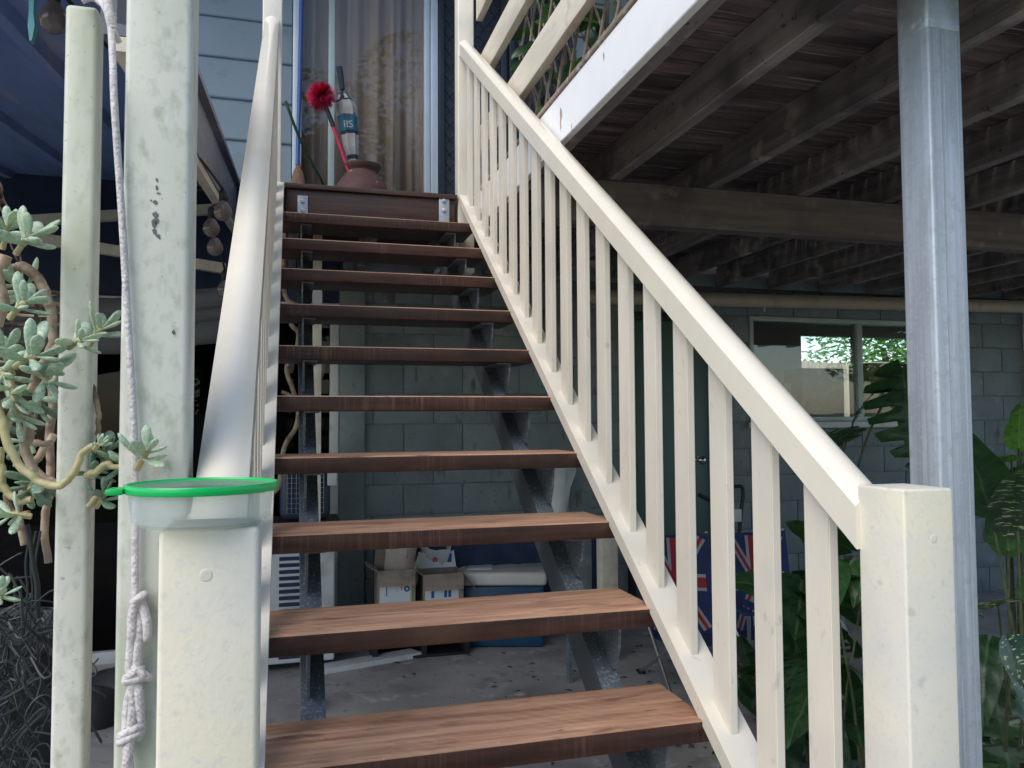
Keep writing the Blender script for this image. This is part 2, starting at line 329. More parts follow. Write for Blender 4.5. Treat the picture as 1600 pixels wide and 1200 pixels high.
M['rust'] = mat('rusty_chain', (.12, .075, .06), .7, .4, var=.3, scale=30)
M['leaf'] = leafmat('dark_green_leaf', (.016, .046, .022), (.032, .085, .034), rib=(.06, .12, .05))
M['leaf2'] = leafmat('mid_green_leaf', (.028, .078, .028), (.055, .14, .044), rib=(.10, .18, .07))
M['leaf3'] = leafmat('bright_green_leaf', (.08, .22, .045), (.15, .34, .07), rib=(.2, .36, .1))
M['leafv'] = leafmat('speckled_leaf', (.014, .042, .022), (.028, .07, .034), vein=(((.42, .50, .24), 24, .58, .62, (.35, 1.4, 1)),))
M['trunk'] = mat('plant_stem', (.10, .12, .06), .7, var=.3, scale=20, bump=.5)
M['bark'] = mat('bark', (.13, .10, .08), .9, var=.3, scale=12, bump=.8)
M['willow'] = mat('willow_stick', (.34, .26, .21), .8, var=.35, scale=20, stretch=(3, 3, .6), bump=.5)
M['greenrim'] = mat('green_plastic', (.0, .44, .10), .3, var=.03, spec=.5)
M['pot'] = mat('black_pot', (.02, .025, .035), .5, var=.2)
M['plank'] = mat('fence_plank', (.58, .47, .36), .8, var=.25, scale=3, stretch=(7, 7, .5), bump=.3)
M['grass'] = mat('lawn', (.09, .15, .045), .9, var=.35, scale=3, bump=.8, bscale=40)
M['litter'] = mat('dry_leaf', (.07, .05, .038), .85, var=.5, scale=5)
M['brass'] = mat('chrome_knob', (.55, .53, .50), .18, .95, var=.05)
M['scar'] = mat('exposed_steel', (.12, .13, .14), .6, .3, var=.3, scale=40)
M['inner'] = mat('room_wall', (.5, .47, .42), .9, var=.06)
M['tub'] = None
def clear_plastic():
    m = bpy.data.materials.new('cloudy_tub'); m.use_nodes = True; t = m.node_tree; N = t.nodes; P = N['Principled BSDF']
    P.inputs['Base Color'].default_value = (.90, .95, .94, 1); P.inputs['Roughness'].default_value = .22
    tr = N.new('ShaderNodeBsdfTransparent'); tr.inputs[0].default_value = (.97, .99, .985, 1)
    tl = N.new('ShaderNodeBsdfTranslucent'); tl.inputs[0].default_value = (.92, .97, .96, 1)
    a = N.new('ShaderNodeMixShader'); a.inputs[0].default_value = .5; t.links.new(P.outputs[0], a.inputs[1]); t.links.new(tl.outputs[0], a.inputs[2])
    b = N.new('ShaderNodeMixShader'); b.inputs[0].default_value = .72; t.links.new(a.outputs[0], b.inputs[1]); t.links.new(tr.outputs[0], b.inputs[2])
    t.links.new(b.outputs[0], N['Material Output'].inputs[0]); return m
M['tub'] = clear_plastic()

# ================================================================== THE SETTING
structure(obj('ground', bbox(-60, 60, -60, 60, GZ-.5, GZ-.10), M['grass']))
structure(obj('patio_slab', bbox(-6, 9, -3.4, 6.2, GZ-.096, GZ), M['concrete']))
litb = []
for i in range(260):
    if i < 120: x, y = random.uniform(.2, 2.4), random.uniform(1.2, 3.6)
    else: x, y = random.uniform(1.6, 4.6), random.uniform(.2, 3.2)
    a = random.uniform(0, 6.28); s = random.uniform(.008, .028); c, n = math.cos(a)*s, math.sin(a)*s
    z = GZ+.004+random.uniform(0, .004)
    litb.append(((x+c, y+n, z), (x-n*.4, y+c*.4, z+.006), (x-c, y-n, z), (x+n*.4, y-c*.4, z+.004)))
tag(obj('leaf_litter', pyd([p for q in litb for p in q], [(4*i, 4*i+1, 4*i+2, 4*i+3) for i in range(len(litb))]), M['litter']),
    'scattered dry leaf litter on the concrete under the house', 'leaf litter', kind='stuff')

# ---- lower block wall with window and door openings
WY = 3.75
wall = thing('block_wall', 'grey painted concrete block wall under the house behind the stairs', 'wall', (3.2, WY, GZ))
WIN = (3.37, 4.97, .60, 1.40); DOOR = (2.36, 3.08, GZ, 1.40)
def minus(x0, x1, z0, z1, o):
    if x1 <= o[0] or x0 >= o[1] or z1 <= o[2]+.001 or z0 >= o[3]-.001: return [(x0, x1)]
    return [(a, b) for a, b in ((x0, o[0]), (o[1], x1)) if b-a > .03]
cache = {}
for c in range(12):
    z0 = GZ+.2*c+.003; z1 = z0+.194; x = .36-(.2 if c % 2 else 0)
    while x < 6.0:
        a, b = max(.36, x+.003), min(6.0, x+.397)
        if b-a > .04:
            seg = [(a, b)]
            for o_ in (WIN, DOOR): seg = [s for q in seg for s in minus(q[0], q[1], z0, z1, o_)]
            for a_, b_ in seg:
                k = round(b_-a_, 3)
                if k not in cache:
                    bm = bbox(0, k, 0, .09, 0, .194, .004, 2); me = bpy.data.meshes.new('block'); bm.to_mesh(me); bm.free()
                    me.materials.append(M['block']); me.shade_smooth(); me.set_sharp_from_angle(angle=R(35)); cache[k] = me
                inst('block', cache[k], Matrix.Translation((a_, WY+random.uniform(-.002, .002), z0)), wall)
        x += .4
cb = [bbox(.36, DOOR[0], WY+.008, WY+.14, GZ, 1.6), bbox(DOOR[1], WIN[0], WY+.008, WY+.14, GZ, 1.6), bbox(WIN[1], 6.0, WY+.008, WY+.14, GZ, 1.6),
      bbox(DOOR[0], DOOR[1], WY+.008, WY+.14, 1.4, 1.6), bbox(WIN[0], WIN[1], WY+.008, WY+.14, GZ, .6), bbox(WIN[0], WIN[1], WY+.008, WY+.14, 1.4, 1.6)]
obj('mortar', join(cb), M['mortar'], wall)
box('top_plate', .36, 6.0, WY-.045, WY+.1, 1.602, 1.70, M['block'], wall, .003)
box('pilaster', .345, .50, WY-.06, WY-.004, GZ, 1.6, M['block'], wall, .004)
box('end_pilaster', 6.0, 6.35, WY-.12, WY+.1, GZ, 1.6, M['fascia'], wall, .004)

# ---- window in that wall
wn = thing('sliding_window', 'two pane sliding window in the block wall, half hidden by the steel post', 'window', (4.17, WY, .6))
x0, x1, z0, z1 = WIN; mid = 4.345
for a in ((x0, x1, z1-.035, z1), (x0, x1, z0, z0+.035)): box('window_frame', a[0], a[1], WY-.012, WY+.07, a[2], a[3], M['alu_green'], wn, .003)
for a in ((x0, x0+.03), (mid-.022, mid+.028), (x1-.03, x1)): box('window_frame', a[0], a[1], WY-.014, WY+.068, z0+.035, z1-.035, M['alu_green'], wn, .003)
box('window_sill', x0-.03, x1+.03, WY-.06, WY-.013, z0-.05, z0-.002, M['white'], wn, .006)
box('pane', x0+.03, mid-.022, WY+.012, WY+.018, z0+.035, z1-.035, M['glass_win'], wn)
box('pane', mid+.028, x1-.03, WY+.030, WY+.036, z0+.035, z1-.035, M['glass_win'], wn)
# store room behind it
oa, ob = atY(1250, 662, 5.95), atY(1445, 530, 5.95)
rm = join([bbox(3.0, oa.x, 5.9, 6.0, GZ, 1.75), bbox(ob.x, 7.0, 5.9, 6.0, GZ, 1.75), bbox(oa.x, ob.x, 5.9, 6.0, GZ, oa.z), bbox(oa.x, ob.x, 5.9, 6.0, ob.z, 1.75), bbox(2.95, 3.0, WY+.14, 6.0, GZ, 1.75), bbox(7.0, 7.05, WY+.14, 6.0, GZ, 1.75), bbox(2.95, 7.05, WY+.14, 6.0, 1.75, 1.8)])
structure(obj('store_room_wall', rm, M['inner']))

yf = thing('boundary_fence', 'pale timber boundary fence seen through the store room window', 'fence', (12, 15, GZ))
for i in range(40): box('paling', 5.5+i*.42, 5.5+i*.42+.41, 15, 15.03, GZ-.1, 2.0+random.uniform(-.03, .03), M['plank'], yf)
# ---- dark green door
dr = thing('door', 'dark green door with round knob behind the right balustrade', 'door', (2.72, WY, GZ))
box('door_leaf', DOOR[0]+.05, DOOR[1]-.05, WY+.0, WY+.04, GZ+.01, 1.34, M['green_door'], dr, .003)
for a in ((DOOR[0], DOOR[0]+.048, GZ, 1.4), (DOOR[1]-.048, DOOR[1], GZ, 1.4), (DOOR[0]+.049, DOOR[1]-.049, 1.342, 1.4)):
    box('door_frame', a[0], a[1], WY-.03, WY+.06, a[2], a[3], M['black'], dr, .003)
kp = atY(1096, 719, WY-.05)
me = lathe([(.03, 0), (.03, .008), (.012, .012), (.012, .035), (.028, .045), (.032, .062), (.022, .076), (0, .08)], n=24)
me.transform(Matrix.Translation((kp.x, WY, kp.z)) @ Matrix.Rotation(R(90), 4, 'X')); obj('door_knob', me, M['brass'], dr, smooth=60)

# ---- waste pipe along the wall
pp = thing('waste_pipe', 'long beige waste pipe running along the top of the block wall', 'pipe', (4.2, WY-.08, 1.5))
tube('pipe', [(2.0, WY-.075, 1.485), (5.98, WY-.075, 1.545)], .052, M['pvc'], pp, 16, 0)
for px in (1205, 1415):
    p = atY(px, 470, WY-.075); tube('pipe_clip', [(p.x, WY-.075, p.z), (p.x+.02, WY-.075, p.z)], .056, M['pvc'], pp, 16, 0)
    tube('clip_rod', [(p.x-.06, WY-.075, p.z-.05), (p.x-.06, WY-.075, p.z-.085)], .008, M['white'], pp, 6, 0)

# ---- glazed patio doors on the left, lower storey
gd = thing('patio_glass_door', 'dark glazed sliding patio doors on the left under the patio roof', 'door', (-1.6, WY, GZ))
for a in ((-3.7, .34, GZ, GZ+.07), (-3.7, .34, 1.30, 1.38)): box('track', a[0], a[1], WY-.06, WY+.03, a[2], a[3], M['white'], gd, .004)
for x in (-3.7, -2.75, -1.75, -.86, -.13, .28): box('stile', x, x+.055, WY-.05, WY+.02, GZ+.072, 1.298, M['white'] if x > -1 else M['dark_alu'], gd, .004)
for a, b in ((-3.64, -2.755), (-2.69, -1.755), (-1.69, -.865), (-.80, -.135), (-.07, .275)): box('pane', a, b, WY-.02, WY-.014, GZ+.072, 1.298, M['glass_dark'], gd)
box('wall_panel', -3.7, .34, WY-.03, WY+.03, 1.382, 2.1, M['tarp'], gd)
box('side_cover', .336, .366, WY-.05, WY+.62, GZ, 1.6, M['block'], gd)
box('dark_room', -3.7, .335, WY+.5, WY+.6, GZ, 2.1, M['tarp'], gd)

# ---- upper storey: weatherboards, sliding door, security screens, eave
hs = thing('house', 'upper storey of the house with blue grey weatherboards above the landing', 'house', (0, WY, 1.8))
def boards(x0, x1, z0, z1, step=.262):
    z = z0; k = 0
    while z < z1-.02:
        sec = [(0, 0), (-.020, .004), (-.024, .012), (-.006, step+.02), (0, step+.02)]
        vs = [Vector((xx, WY+p[0], z+p[1])) for xx in (x0, x1) for p in sec]; n = 5
        fs = [(i, (i+1) % n, n+(i+1) % n, n+i) for i in range(n)]+[(0, 1, 2, 3, 4)[::-1], (5, 6, 7, 8, 9)]
        b = bmesh.new(); b.from_mesh(pyd(vs, fs)); bmesh.ops.recalc_face_normals(b, faces=b.faces[:])
        obj('weatherboard', b, M['weatherboard'], hs); z += step; k += 1
zb = atY(380, 285, WY).z
boards(-3.8, .030, zb-.262*2, 4.3); boards(1.98, 7.2, 1.80, 4.3)
boards(.03, 1.98, 3.86, 4.3, .2)
box('wall_frame', -3.8, .03, WY+.002, WY+.12, 1.62, 4.3, M['inner'], hs); box('wall_frame', 1.98, 7.2, WY+.002, WY+.12, 1.72, 4.3, M['inner'], hs)
box('wall_frame', .03, 1.98, WY+.002, WY+.12, 3.86, 4.3, M['inner'], hs)
box('shade_eave', -3.9, 7.4, 2.5, 6.2, 4.3, 4.42, M['fascia'], hs, .004)  # out of view, overhang deepened to keep wall and door in shade
box('floor_plate', .36, 7.2, WY+.003, WY+.13, 1.701, 1.762, M['landing'], hs); box('soffit_lining', .36, 7.2, WY-.001, WY+.002, 1.60, 1.795, M['landing'], hs)
box('interior_wall', -3.8, 7.2, 5.6, 5.7, 1.62, 4.3, M['inner'], hs)
box('interior_floor', -3.8, 7.2, WY+.14, 5.6, 1.64, 1.76, M['inner'], hs)
sg = thing('sliding_glass_door', 'sliding glass door with beige curtain behind it at the top of the stairs', 'door', (.5, WY, 1.78))
for n_, a, b, mm in (('jamb', .036, .092, 'alu'), ('jamb', .892, .93, 'alu'), ('jamb', .934, .985, 'alu'), ('meeting_stile', .262, .302, 'alu_green')):
    box(n_, a, b, WY-.05 if n_ == 'jamb' else WY-.025, WY+.03, 1.80, 3.80, M[mm], sg, .004)
box('head', .036, .985, WY-.05, WY+.03, 3.802, 3.86, M['alu'], sg, .003); box('sill', .036, .985, WY-.05, WY+.03, 1.762, 1.798, M['alu'], sg, .003)
box('pane', .302, .892, WY-.004, WY+.002, 1.80, 3.80, M['glass'], sg); box('pane', .092, .262, WY+.012, WY+.018, 1.80, 3.80, M['glass'], sg)
V = []; F = []; n = 150
for i in range(n+1):
    x = .06+i/n*.92; yy = WY+.13+.034*math.sin(i*.21+1.5*math.sin(i*.07))+.010*math.sin(i*.53+1)
    V += [(x, yy, 1.79), (x, yy+.006*math.sin(i*.3), 3.84)]
    if i: F.append((2*i-2, 2*i, 2*i+1, 2*i-1))
cu = obj('curtain', pyd(V, F), M['curtain'], smooth=180); tag(cu, 'pleated beige curtain hanging behind the sliding glass door', 'curtain')
md = cu.modifiers.new('s', 'SOLIDIFY'); md.thickness = .003
for i, (a, b) in enumerate(((.99, 1.47), (1.49, 1.97))):
    sc = thing('security_screen', ('dark diamond mesh security screen beside the sliding glass door', 'dark diamond mesh security screen behind the deck rails')[i], 'security screen', (a, WY, 1.78), 'security screens')
    for q in ((a, a+.04, 1.80, 3.80), (b-.04, b, 1.80, 3.80)): box('frame', q[0], q[1], WY-.045, WY-.005, q[2], q[3], M['dark_alu'], sc, .004)
    for z in (1.765, 3.802): box('frame', a, b, WY-.045, WY-.005, z, z+.034, M['dark_alu'], sc, .003)
    box('mesh_panel', a+.04, b-.04, WY-.018, WY-.010, 1.80, 3.80, M['mesh'], sc)
    V, F = [], []; z = 1.84
    while z < 3.70:                                       # pressed diamond grille, rows of scallops
        for c in range(5):
            xa = a+.04+c*(b-a-.08)/5; xb = xa+(b-a-.08)/5; xm = (xa+xb)/2
            for P in ([(xa, WY-.022, z+.05), (xm, WY-.022, z), (xb, WY-.022, z+.05)], [(xa, WY-.022, z+.05), (xm, WY-.022, z+.10), (xb, WY-.022, z+.05)]):
                tubedata([Vector(p) for p in P], .004, 4, V, F)
        z += .1
    obj('grille', pyd(V, F), M['dark_alu'], sc, kind='stuff')

# ---- landing
ld = thing('landing', 'dark timber landing at the top of the stairs', 'landing', (.45, 2.9, 1.7))
FAC = .95
lb = bbox(.012, .846, 2.447, 2.485, 1.575, 1.752, .003); obj('front_board', lb, M['landing'], ld, smooth=40)
y = 2.432
while y < WY-.06:
    box('landing_board', .004 if y < 2.45 else -.02, .855 if y < 2.45 else .945, y, y+.09, 1.754, 1.778, M['landing'], ld, .003); y += .096
for x in (.0, .42, .86): box('landing_joist', x+.02, x+.065, 2.487, WY-.01, 1.60, 1.752, M['joist'], ld)
for px, w in ((465, 16), (686, 16)):
    p = atY(px, 318, 2.44); q = atY(px+w, 318, 2.44)
    pl = box('fixing_plate', p.x, q.x, 2.439, 2.4455, 1.45, atY(px, 305, 2.44).z, M['galv'], ld, .001)
    for py in (314, 329):
        c = atY(px+w/2, py, 2.438); me = lathe([(.011, 0), (.011, .006), (.007, .009), (0, .009)], n=8)
        me.transform(Matrix.Translation((c.x, 2.439, c.z)) @ Matrix.Rotation(R(90), 4, 'X')); obj('bolt', me, M['galv'], pl, smooth=30)

# ---- raised deck on the right
dk = thing('deck', 'raised timber deck on the right seen from below, white edge board', 'deck', (3, 1.7, 1.7))
DY0 = -.45
y = DY0
k = 0
while y < WY-.1:
    box('deck_board', FAC+.03, 7.0, y, y+.091, 1.742+random.uniform(-.004, .003), 1.765, M['deckwood'], dk, .009, 2); y += .096
xj = 1.285; k = 0
while xj < 6.9:
    box('joist', xj, xj+.048, DY0, WY-.05, 1.600, 1.741, M['joist'], dk, .003, 1); xj += .445; k += 1
box('bearer', 1.0, 6.9, 1.46, 1.54, 1.425, 1.599, M['bearer'], dk, .004, 1)
box('edge_board', FAC, FAC+.028, DY0, WY-.06, 1.602, 1.775, M['fascia'], dk, .003, 1)
box('edge_capping', FAC-.006, FAC+.045, DY0, WY-.06, 1.777, 1.797, M['weathered'], dk, .003, 1)
box('rim_joist', FAC+.03, FAC+.07, DY0, WY-.06, 1.606, 1.740, M['joist'], dk)

# deck rails, trellis and creeper above the edge
rl = thing('deck_railing', 'aged cream horizontal rails along the deck edge above the handrail', 'railing', (.97, 1.5, 1.8))
for z in (1.985, 2.345, 2.705): box('rail', .957, .992, DY0, 2.44, z, z+.135, M['batten'], rl, .004)
for y in (-.35, 1.0-.6): box('railing_post', .9935, 1.06, y-.04, y+.04, 1.80, 2.9, M['batten'], rl, .004)
tr = thing('trellis', 'brown willow trellis standing on the deck edge behind the cream rails', 'trellis', (1.0, 1.0, 1.8))
def clip(y, z, dy, dz, L):
    return (y, z), (y+dy*L, z+dz*L)
for s in (1, -1):
    for i in range(22):
        y0 = -.9+i*.145; pts = []
        for q in range(9):
            yy = y0+q*.14*(.62 if s > 0 else .62)*s+random.uniform(-.006, .006); zz = 1.80+q*.14
            if -.4 < yy < 1.93 and zz < 2.95: pts.append((1.035+s*.006+random.uniform(-.003, .003), yy, zz))
        if len(pts) > 2: tube('stick', pts, .0055, M['willow'], tr, 6, 2)
cr = thing('creeper', 'dark green leafy creeper growing through the willow trellis', 'creeper', (1.0, .9, 1.8))
lm = [leafmesh(1, .72, 0, .25, .15, 8) for _ in range(1)]
for m_, n_ in (('leaf', 160), ('leaf2', 105), ('leaf3', 22)):
    me = lm[0].copy(); me.materials.append(M[m_])
    for i in range(n_):
        p = Vector((1.085+random.uniform(-.04, .10), random.uniform(.2, 1.92), 1.82+1.15*random.random()**1.4))
        d = Vector((random.uniform(-.8, .3), random.uniform(-1, 1), random.uniform(-.9, .5)))
        inst('leaf', me, aim(p, d, random.uniform(-1, 1), random.uniform(.055, .105)), cr)
for i in range(14):
    y = random.uniform(-.1, 1.9); P = [(1.08, y, 1.8)]
    for q in range(5): P.append((1.08+random.uniform(-.03, .05), P[-1][1]+random.uniform(-.12, .12), P[-1][2]+.21))
    tube('vine', P, .004, M['bark'], cr, 5, 4)

# ---- galvanised deck post
gp = thing('steel_post', 'tall square galvanised steel post holding up the deck', 'post', (1.55, .11, GZ))
PY0 = -.11; e = atY(1472, 755, PY0); w = .091
b = bbox(e.x-.003, e.x-.003+w, PY0, PY0+w, GZ, 1.598, .006, 3)
obj('shaft', b, M['galv_post'], gp, smooth=35)
box('top_plate', e.x-.02, e.x+w+.014, PY0-.015, PY0+w+.015, 1.5985, 1.6065, M['galv'], gp, .001)
b = bbox(e.x-.004, e.x-.002+w, PY0-.001, PY0+.001+w, 1.475, 1.597, .009, 3); obj('painted_collar', b, M['galv'], gp, smooth=35)
for q_ in (.028, .036, .071): box('seam', e.x+q_, e.x+q_+.0022, PY0-.0008, PY0+.001, GZ+.02, 1.47, M['galv_post'], gp)
box('base_plate', e.x-.04, e.x+w+.04, PY0-.04, PY0+.04+w, GZ+.0005, GZ+.011, M['galv'], gp, .002)

# ---- patio roof on the left
pr = thing('patio_roof', 'dark sloping patio roof with charcoal edge beam on the left of the stairs', 'patio roof', (-2, 2, 1.9))
def zr(y): return 1.64+.121*y
XE = -.30
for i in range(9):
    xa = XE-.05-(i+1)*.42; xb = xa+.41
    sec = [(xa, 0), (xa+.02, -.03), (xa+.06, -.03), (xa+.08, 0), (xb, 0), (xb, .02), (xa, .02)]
    obj('roof_sheet', sweep([(p[0], p[1]) for p in sec], (0, .35, zr(.35)), (0, WY-.03, zr(WY-.03))), M['hazed_roof'], pr)
obj('edge_beam', sweep([(-.03, -.27), (.03, -.27), (.03, -.25), (.0, -.245), (.0, .0), (.03, .005), (.03, .03), (-.03, .03)], (XE, .2, zr(.2)), (XE, WY-.03, zr(WY-.03))), M['navybeam'], pr)
obj('edge_trim', sweep([(-.012, -.03), (.025, -.03), (.025, 0), (-.012, 0)], (XE, .2, zr(.2)-.272), (XE, WY-.03, zr(WY-.03)-.272)), M['batten'], pr)
for pa, pb, Y in (((-60, 350), (342, 325), 3.35), ((40, 368), (352, 419), 3.1)):
    a, b_ = atY(*pa, Y), atY(*pb, Y)
    obj('batten', sweep([(0, 0), (0, .06), (.0, .06), (0, 0)], a, b_) if 0 else poly([a+Vector((0, 0, -.028)), b_+Vector((0, 0, -.028)), b_+Vector((0, 0, .028)), a+Vector((0, 0, .028))], .045, (0, 1, 0)), M['batten'], pr)
tube('downlight_cord', [(XE-.1, 1.2, zr(1.2)), (XE-.12, 2.1, zr(2.1)-.24), (XE-.1, 3.2, zr(3.2)-.1)], .006, M['black'], pr, 6)
aw = thing('rolled_awning', 'sagging grey folded awning hanging under the patio roof', 'awning', (-1, 3.0, 1.0))
for j, (zz, r_) in enumerate(((480, .055), (505, .045), (530, .06))):
    P = [atY(px, zz+dy, 2.95) for px, dy in ((20, 10), (100, 0), (180, 4), (260, -6), (330, -12), (376, -16))]
    tube('fold', P, r_*1.1, M['greyfab'], aw, 12, 5)
fl = thing('festoon_lights', 'string of round festoon bulbs hanging along the patio roof edge', 'festoon lights', (-.4, 2, 1.6))
bl = [at(84, 28, 1.9), at(330, 356, 3.2), at(336, 386, 3.3), at(351, 452, 3.5), at(348, 330, 3.0)]
bm_ = lathe([(0, -.038), (.012, -.036), (.026, -.026), (.033, -.008), (.031, .010), (.020, .028), (.013, .036), (.013, .04)], n=20)
bm_.materials.append(M['bulb']); bm_.shade_smooth()
sm_ = lathe([(.014, .038), (.015, .075), (.008, .085)], n=12); sm_.materials.append(M['black']); sm_.shade_smooth()
for p in bl:
    inst('bulb', bm_, Matrix.Translation(p), fl); inst('socket', sm_, Matrix.Translation(p), fl)
tube('cable', [at(60, -60, 1.85)]+[p+Vector((0, 0, .085)) for p in (bl[0], bl[4], bl[1], bl[2], bl[3])], .005, M['black'], fl, 6)
orn = obj('hanging_ornament', poly([at(44, -25, 1.8), at(54, -25, 1.8), at(52, 20, 1.8), at(54, 40, 1.8), at(50, 62, 1.8), at(46, 64, 1.8), at(43, 40, 1.8), at(45, 15, 1.8)], .02, (0, 1, 0)), M['turquoise'])
tag(orn, 'slim turquoise ornament hanging at the top left corner', 'ornament')

# ---- garden behind the camera (seen in the glass)
fn = thing('paling_fence', 'timber paling fence across the garden reflected in the window', 'fence', (0, -9, GZ))
for i in range(70):
    x = -2+i*.34; box('paling', x, x+.325, -9, -8.97, GZ-.09, GZ+1.55+random.uniform(-.02, .02), M['plank'], fn)
for z in (GZ+.2, GZ+1.2): box('fence_rail', -2, 21.8, -9.06, -9.002, z, z+.08, M['plank'], fn)
def gtree(x, y, h, r, lab):
    t = thing('garden_tree', lab, 'tree', (x, y, GZ-.1), 'trees in the garden')
    tube('trunk', [(x, y, GZ-.1), (x+.1, y, h*.3), (x-.1, y+.1, h*.6)], (.05*h**.9, .02*h**.9), M['bark'], t, 8)
    V, F = [], []
    cl = [(Vector((random.gauss(0, .5), random.gauss(0, .5), random.gauss(0, .45))), random.uniform(.3, .6)) for _ in range(26)]
    for i in range(26000 if h > 8 else 5200):
        c, cr_ = random.choice(cl); v = Vector((random.gauss(0, 1), random.gauss(0, 1), random.gauss(0, 1))).normalized()*cr_
        p = Vector((x, y, h*.72))+(c+v)*r; s = random.uniform(.07, .15)
        a = Vector((random.uniform(-1, 1), random.uniform(-1, 1), random.uniform(-.6, .6))).normalized(); b2 = a.orthogonal().normalized()
        k = len(V); V += [p-a*s, p+b2*s*.4, p+a*s, p-b2*s*.4]; F.append((k, k+1, k+2, k+3))
    obj('crown', pyd(V, F), M['leaf2'] if h > 8 else M['leaf3'], t, kind='stuff')
for x, y, h, r, lab in ((-2, -11, 4.5, 1.8, 'low rounded green tree left of the others beyond the fence'), (4.5, -11.5, 5, 2.1, 'tall green tree in the middle beyond the fence'), (17.8, -11, 4.6, 1.9, 'green tree farthest right beyond the fence'), (17.5, 18.5, 4.6, 2.3, 'leafy tree seen through the store room window'), (-1.5, -15, 9, 4.2, 'very tall added tree left of centre, darkening the door reflection'), (6.5, -16, 9.5, 4.4, 'very tall added tree right of centre, darkening the door reflection')): gtree(x, y, h, r, lab)  # the very tall pair is added to dim the door reflection and block sky

# ================================================================== STAIRS
RISE, GO, SL = .175, .2445, .716
st = thing('staircase', 'open staircase of dark hardwood treads on galvanised steel stringers', 'stairs', (.43, .8, GZ))
for k in range(-3, 10):
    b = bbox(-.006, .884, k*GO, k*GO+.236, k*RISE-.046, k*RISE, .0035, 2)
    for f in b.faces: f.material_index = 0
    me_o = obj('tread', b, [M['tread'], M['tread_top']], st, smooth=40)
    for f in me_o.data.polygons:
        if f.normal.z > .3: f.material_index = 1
sec = [(0, -.34), (.052, -.34), (.052, -.332), (.008, -.332), (.008, -.228), (.052, -.228), (.052, -.22), (0, -.22)]
for side, xs in ((0, .066), (1, .758)):
    full = [(0, -.34), (.052, -.34), (.052, -.22), (0, -.22)]
    s_ = obj('stringer', sweep(full, (xs, -.63, SL*-.63), (xs, 2.443, SL*2.443)), [M['galv_dark'], M['galv_web_shade']], st)
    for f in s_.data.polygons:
        if abs(f.normal.x) > .8: f.material_index = 1  # web sides take the darker copy that stands in for shade
    for k in range(-2, 10):
        y0, z0 = k*GO, k*RISE-.0462
        px = xs+.012 if side == 0 else xs+.040
        pl = [(px, y0+.028, z0), (px, y0+.225, z0), (px, y0+.225, z0-.006), (px, y0+.13, z0-.079), (px, y0+.085, z0-.112), (px, y0+.058, z0-.108), (px, y0+.05, z0-.085), (px, y0+.036, z0-.06)]
        fl_ = bbox(px if side == 0 else px-.044, px+.048 if side == 0 else px+.006, y0+.026, y0+.222, z0-.0055, z0-.0005)
        obj('bracket', join([poly(pl, .006, (1, 0, 0)), fl_]), M['galv'] if k > 20 else M['galv_dark'], s_)

# ---- balustrades
HS = [(-.033, 0), (.033, 0), (.033, .0645), (.0215, .0755), (.0105, .0812), (0, .083), (-.0105, .0812), (-.0215, .0755), (-.033, .0645)]
def balustrade(lab, xin, sgn, xa, xb, ya, newel, post):
    """xin: the bottom rail's stair-side face; sgn: +1 outward is +x"""
    t = thing('stair_balustrade', lab, 'balustrade', (xin, .9, GZ), 'stair balustrades')
    obj('handrail', sweep(HS, (xa, ya, .764+SL*ya), (xb, 2.446, .764+SL*2.446)), M['rail'], t, smooth=36)
    x0, x1 = sorted((xin, xin+sgn*.078))
    br = bmesh.new(); s_ = [(x0, -.012), (x1, -.012), (x1, .030), (x0, .030)]
    obj('bottom_rail', sweep(s_, (0, ya, SL*ya), (0, 2.446, SL*2.446)), M['cream'], t)
    bx0, bx1 = sorted((xin+sgn*.030, xin+sgn*.048))
    for i in range(18):
        y0 = -.376+i*.1587; y1 = y0+.066
        if y0 < ya+.005: continue
        z = lambda y: SL*y+.0295
        zt = lambda y: SL*y+.7645
        vs = [(bx0, y0, z(y0)), (bx1, y0, z(y0)), (bx1, y1, z(y1)), (bx0, y1, z(y1)), (bx0, y0, zt(y0)), (bx1, y0, zt(y0)), (bx1, y1, zt(y1)), (bx0, y1, zt(y1))]
        me = pyd(vs, [(3, 2, 1, 0), (4, 5, 6, 7), (0, 1, 5, 4), (1, 2, 6, 5), (2, 3, 7, 6), (3, 0, 4, 7)])
        b = bmesh.new(); b.from_mesh(me); bmesh.ops.bevel(b, geom=[e for e in b.edges if abs(e.verts[0].co.z-e.verts[1].co.z) > .4], offset=.0018, segments=2, affect='EDGES')
        dx = (xb-xa)*((y0-ya)/(2.446-ya))*.6
        for v in b.verts: v.co.x += dx*0
        obj('baluster', b, M['cream'], t, smooth=40)
    nb = newel; b = bbox(nb[0], nb[1], nb[2], nb[3], GZ, nb[4], .0040 if sgn > 0 else .005, 3)
    nw = obj('newel_post', b, M['newel'], t, smooth=40)
    b = bbox(post[0], post[1], post[2], post[3], 1.38, 3.2, .006, 3)
    obj('landing_post', b, M['cream'], t, smooth=40)
    return t, nw
tR, nR = balustrade('right cream balustrade of the stairs, in full view with all its balusters', .865, 1, .901, .901, -.475, (.876, .962, -.565, -.470, .521), (.862, .947, 2.4465, 2.535))
tL, nL = balustrade('left cream balustrade of the stairs, seen end on beside the plastic tub', 0.0, -1, -.044, -.061, -.59, (-.080, .011, -.68, -.59, .519), (-.106, -.014, 2.4465, 2.535))
for nw, (px, py), yy in ((nR, (1459, 842), -.565), (nL, (322, 899), -.68)):   # filled bolt holes
    c = atY(px, py, yy); me = lathe([(.0068, -.0006), (.0062, .0001), (.0052, .0004), (.004, .00045), (0, .0004)], n=28)
    me.transform(Matrix.Translation((c.x, yy, c.z)) @ Matrix.Rotation(R(90), 4, 'X')); obj('bolt_plug', me, M['newel'], nw, smooth=50)

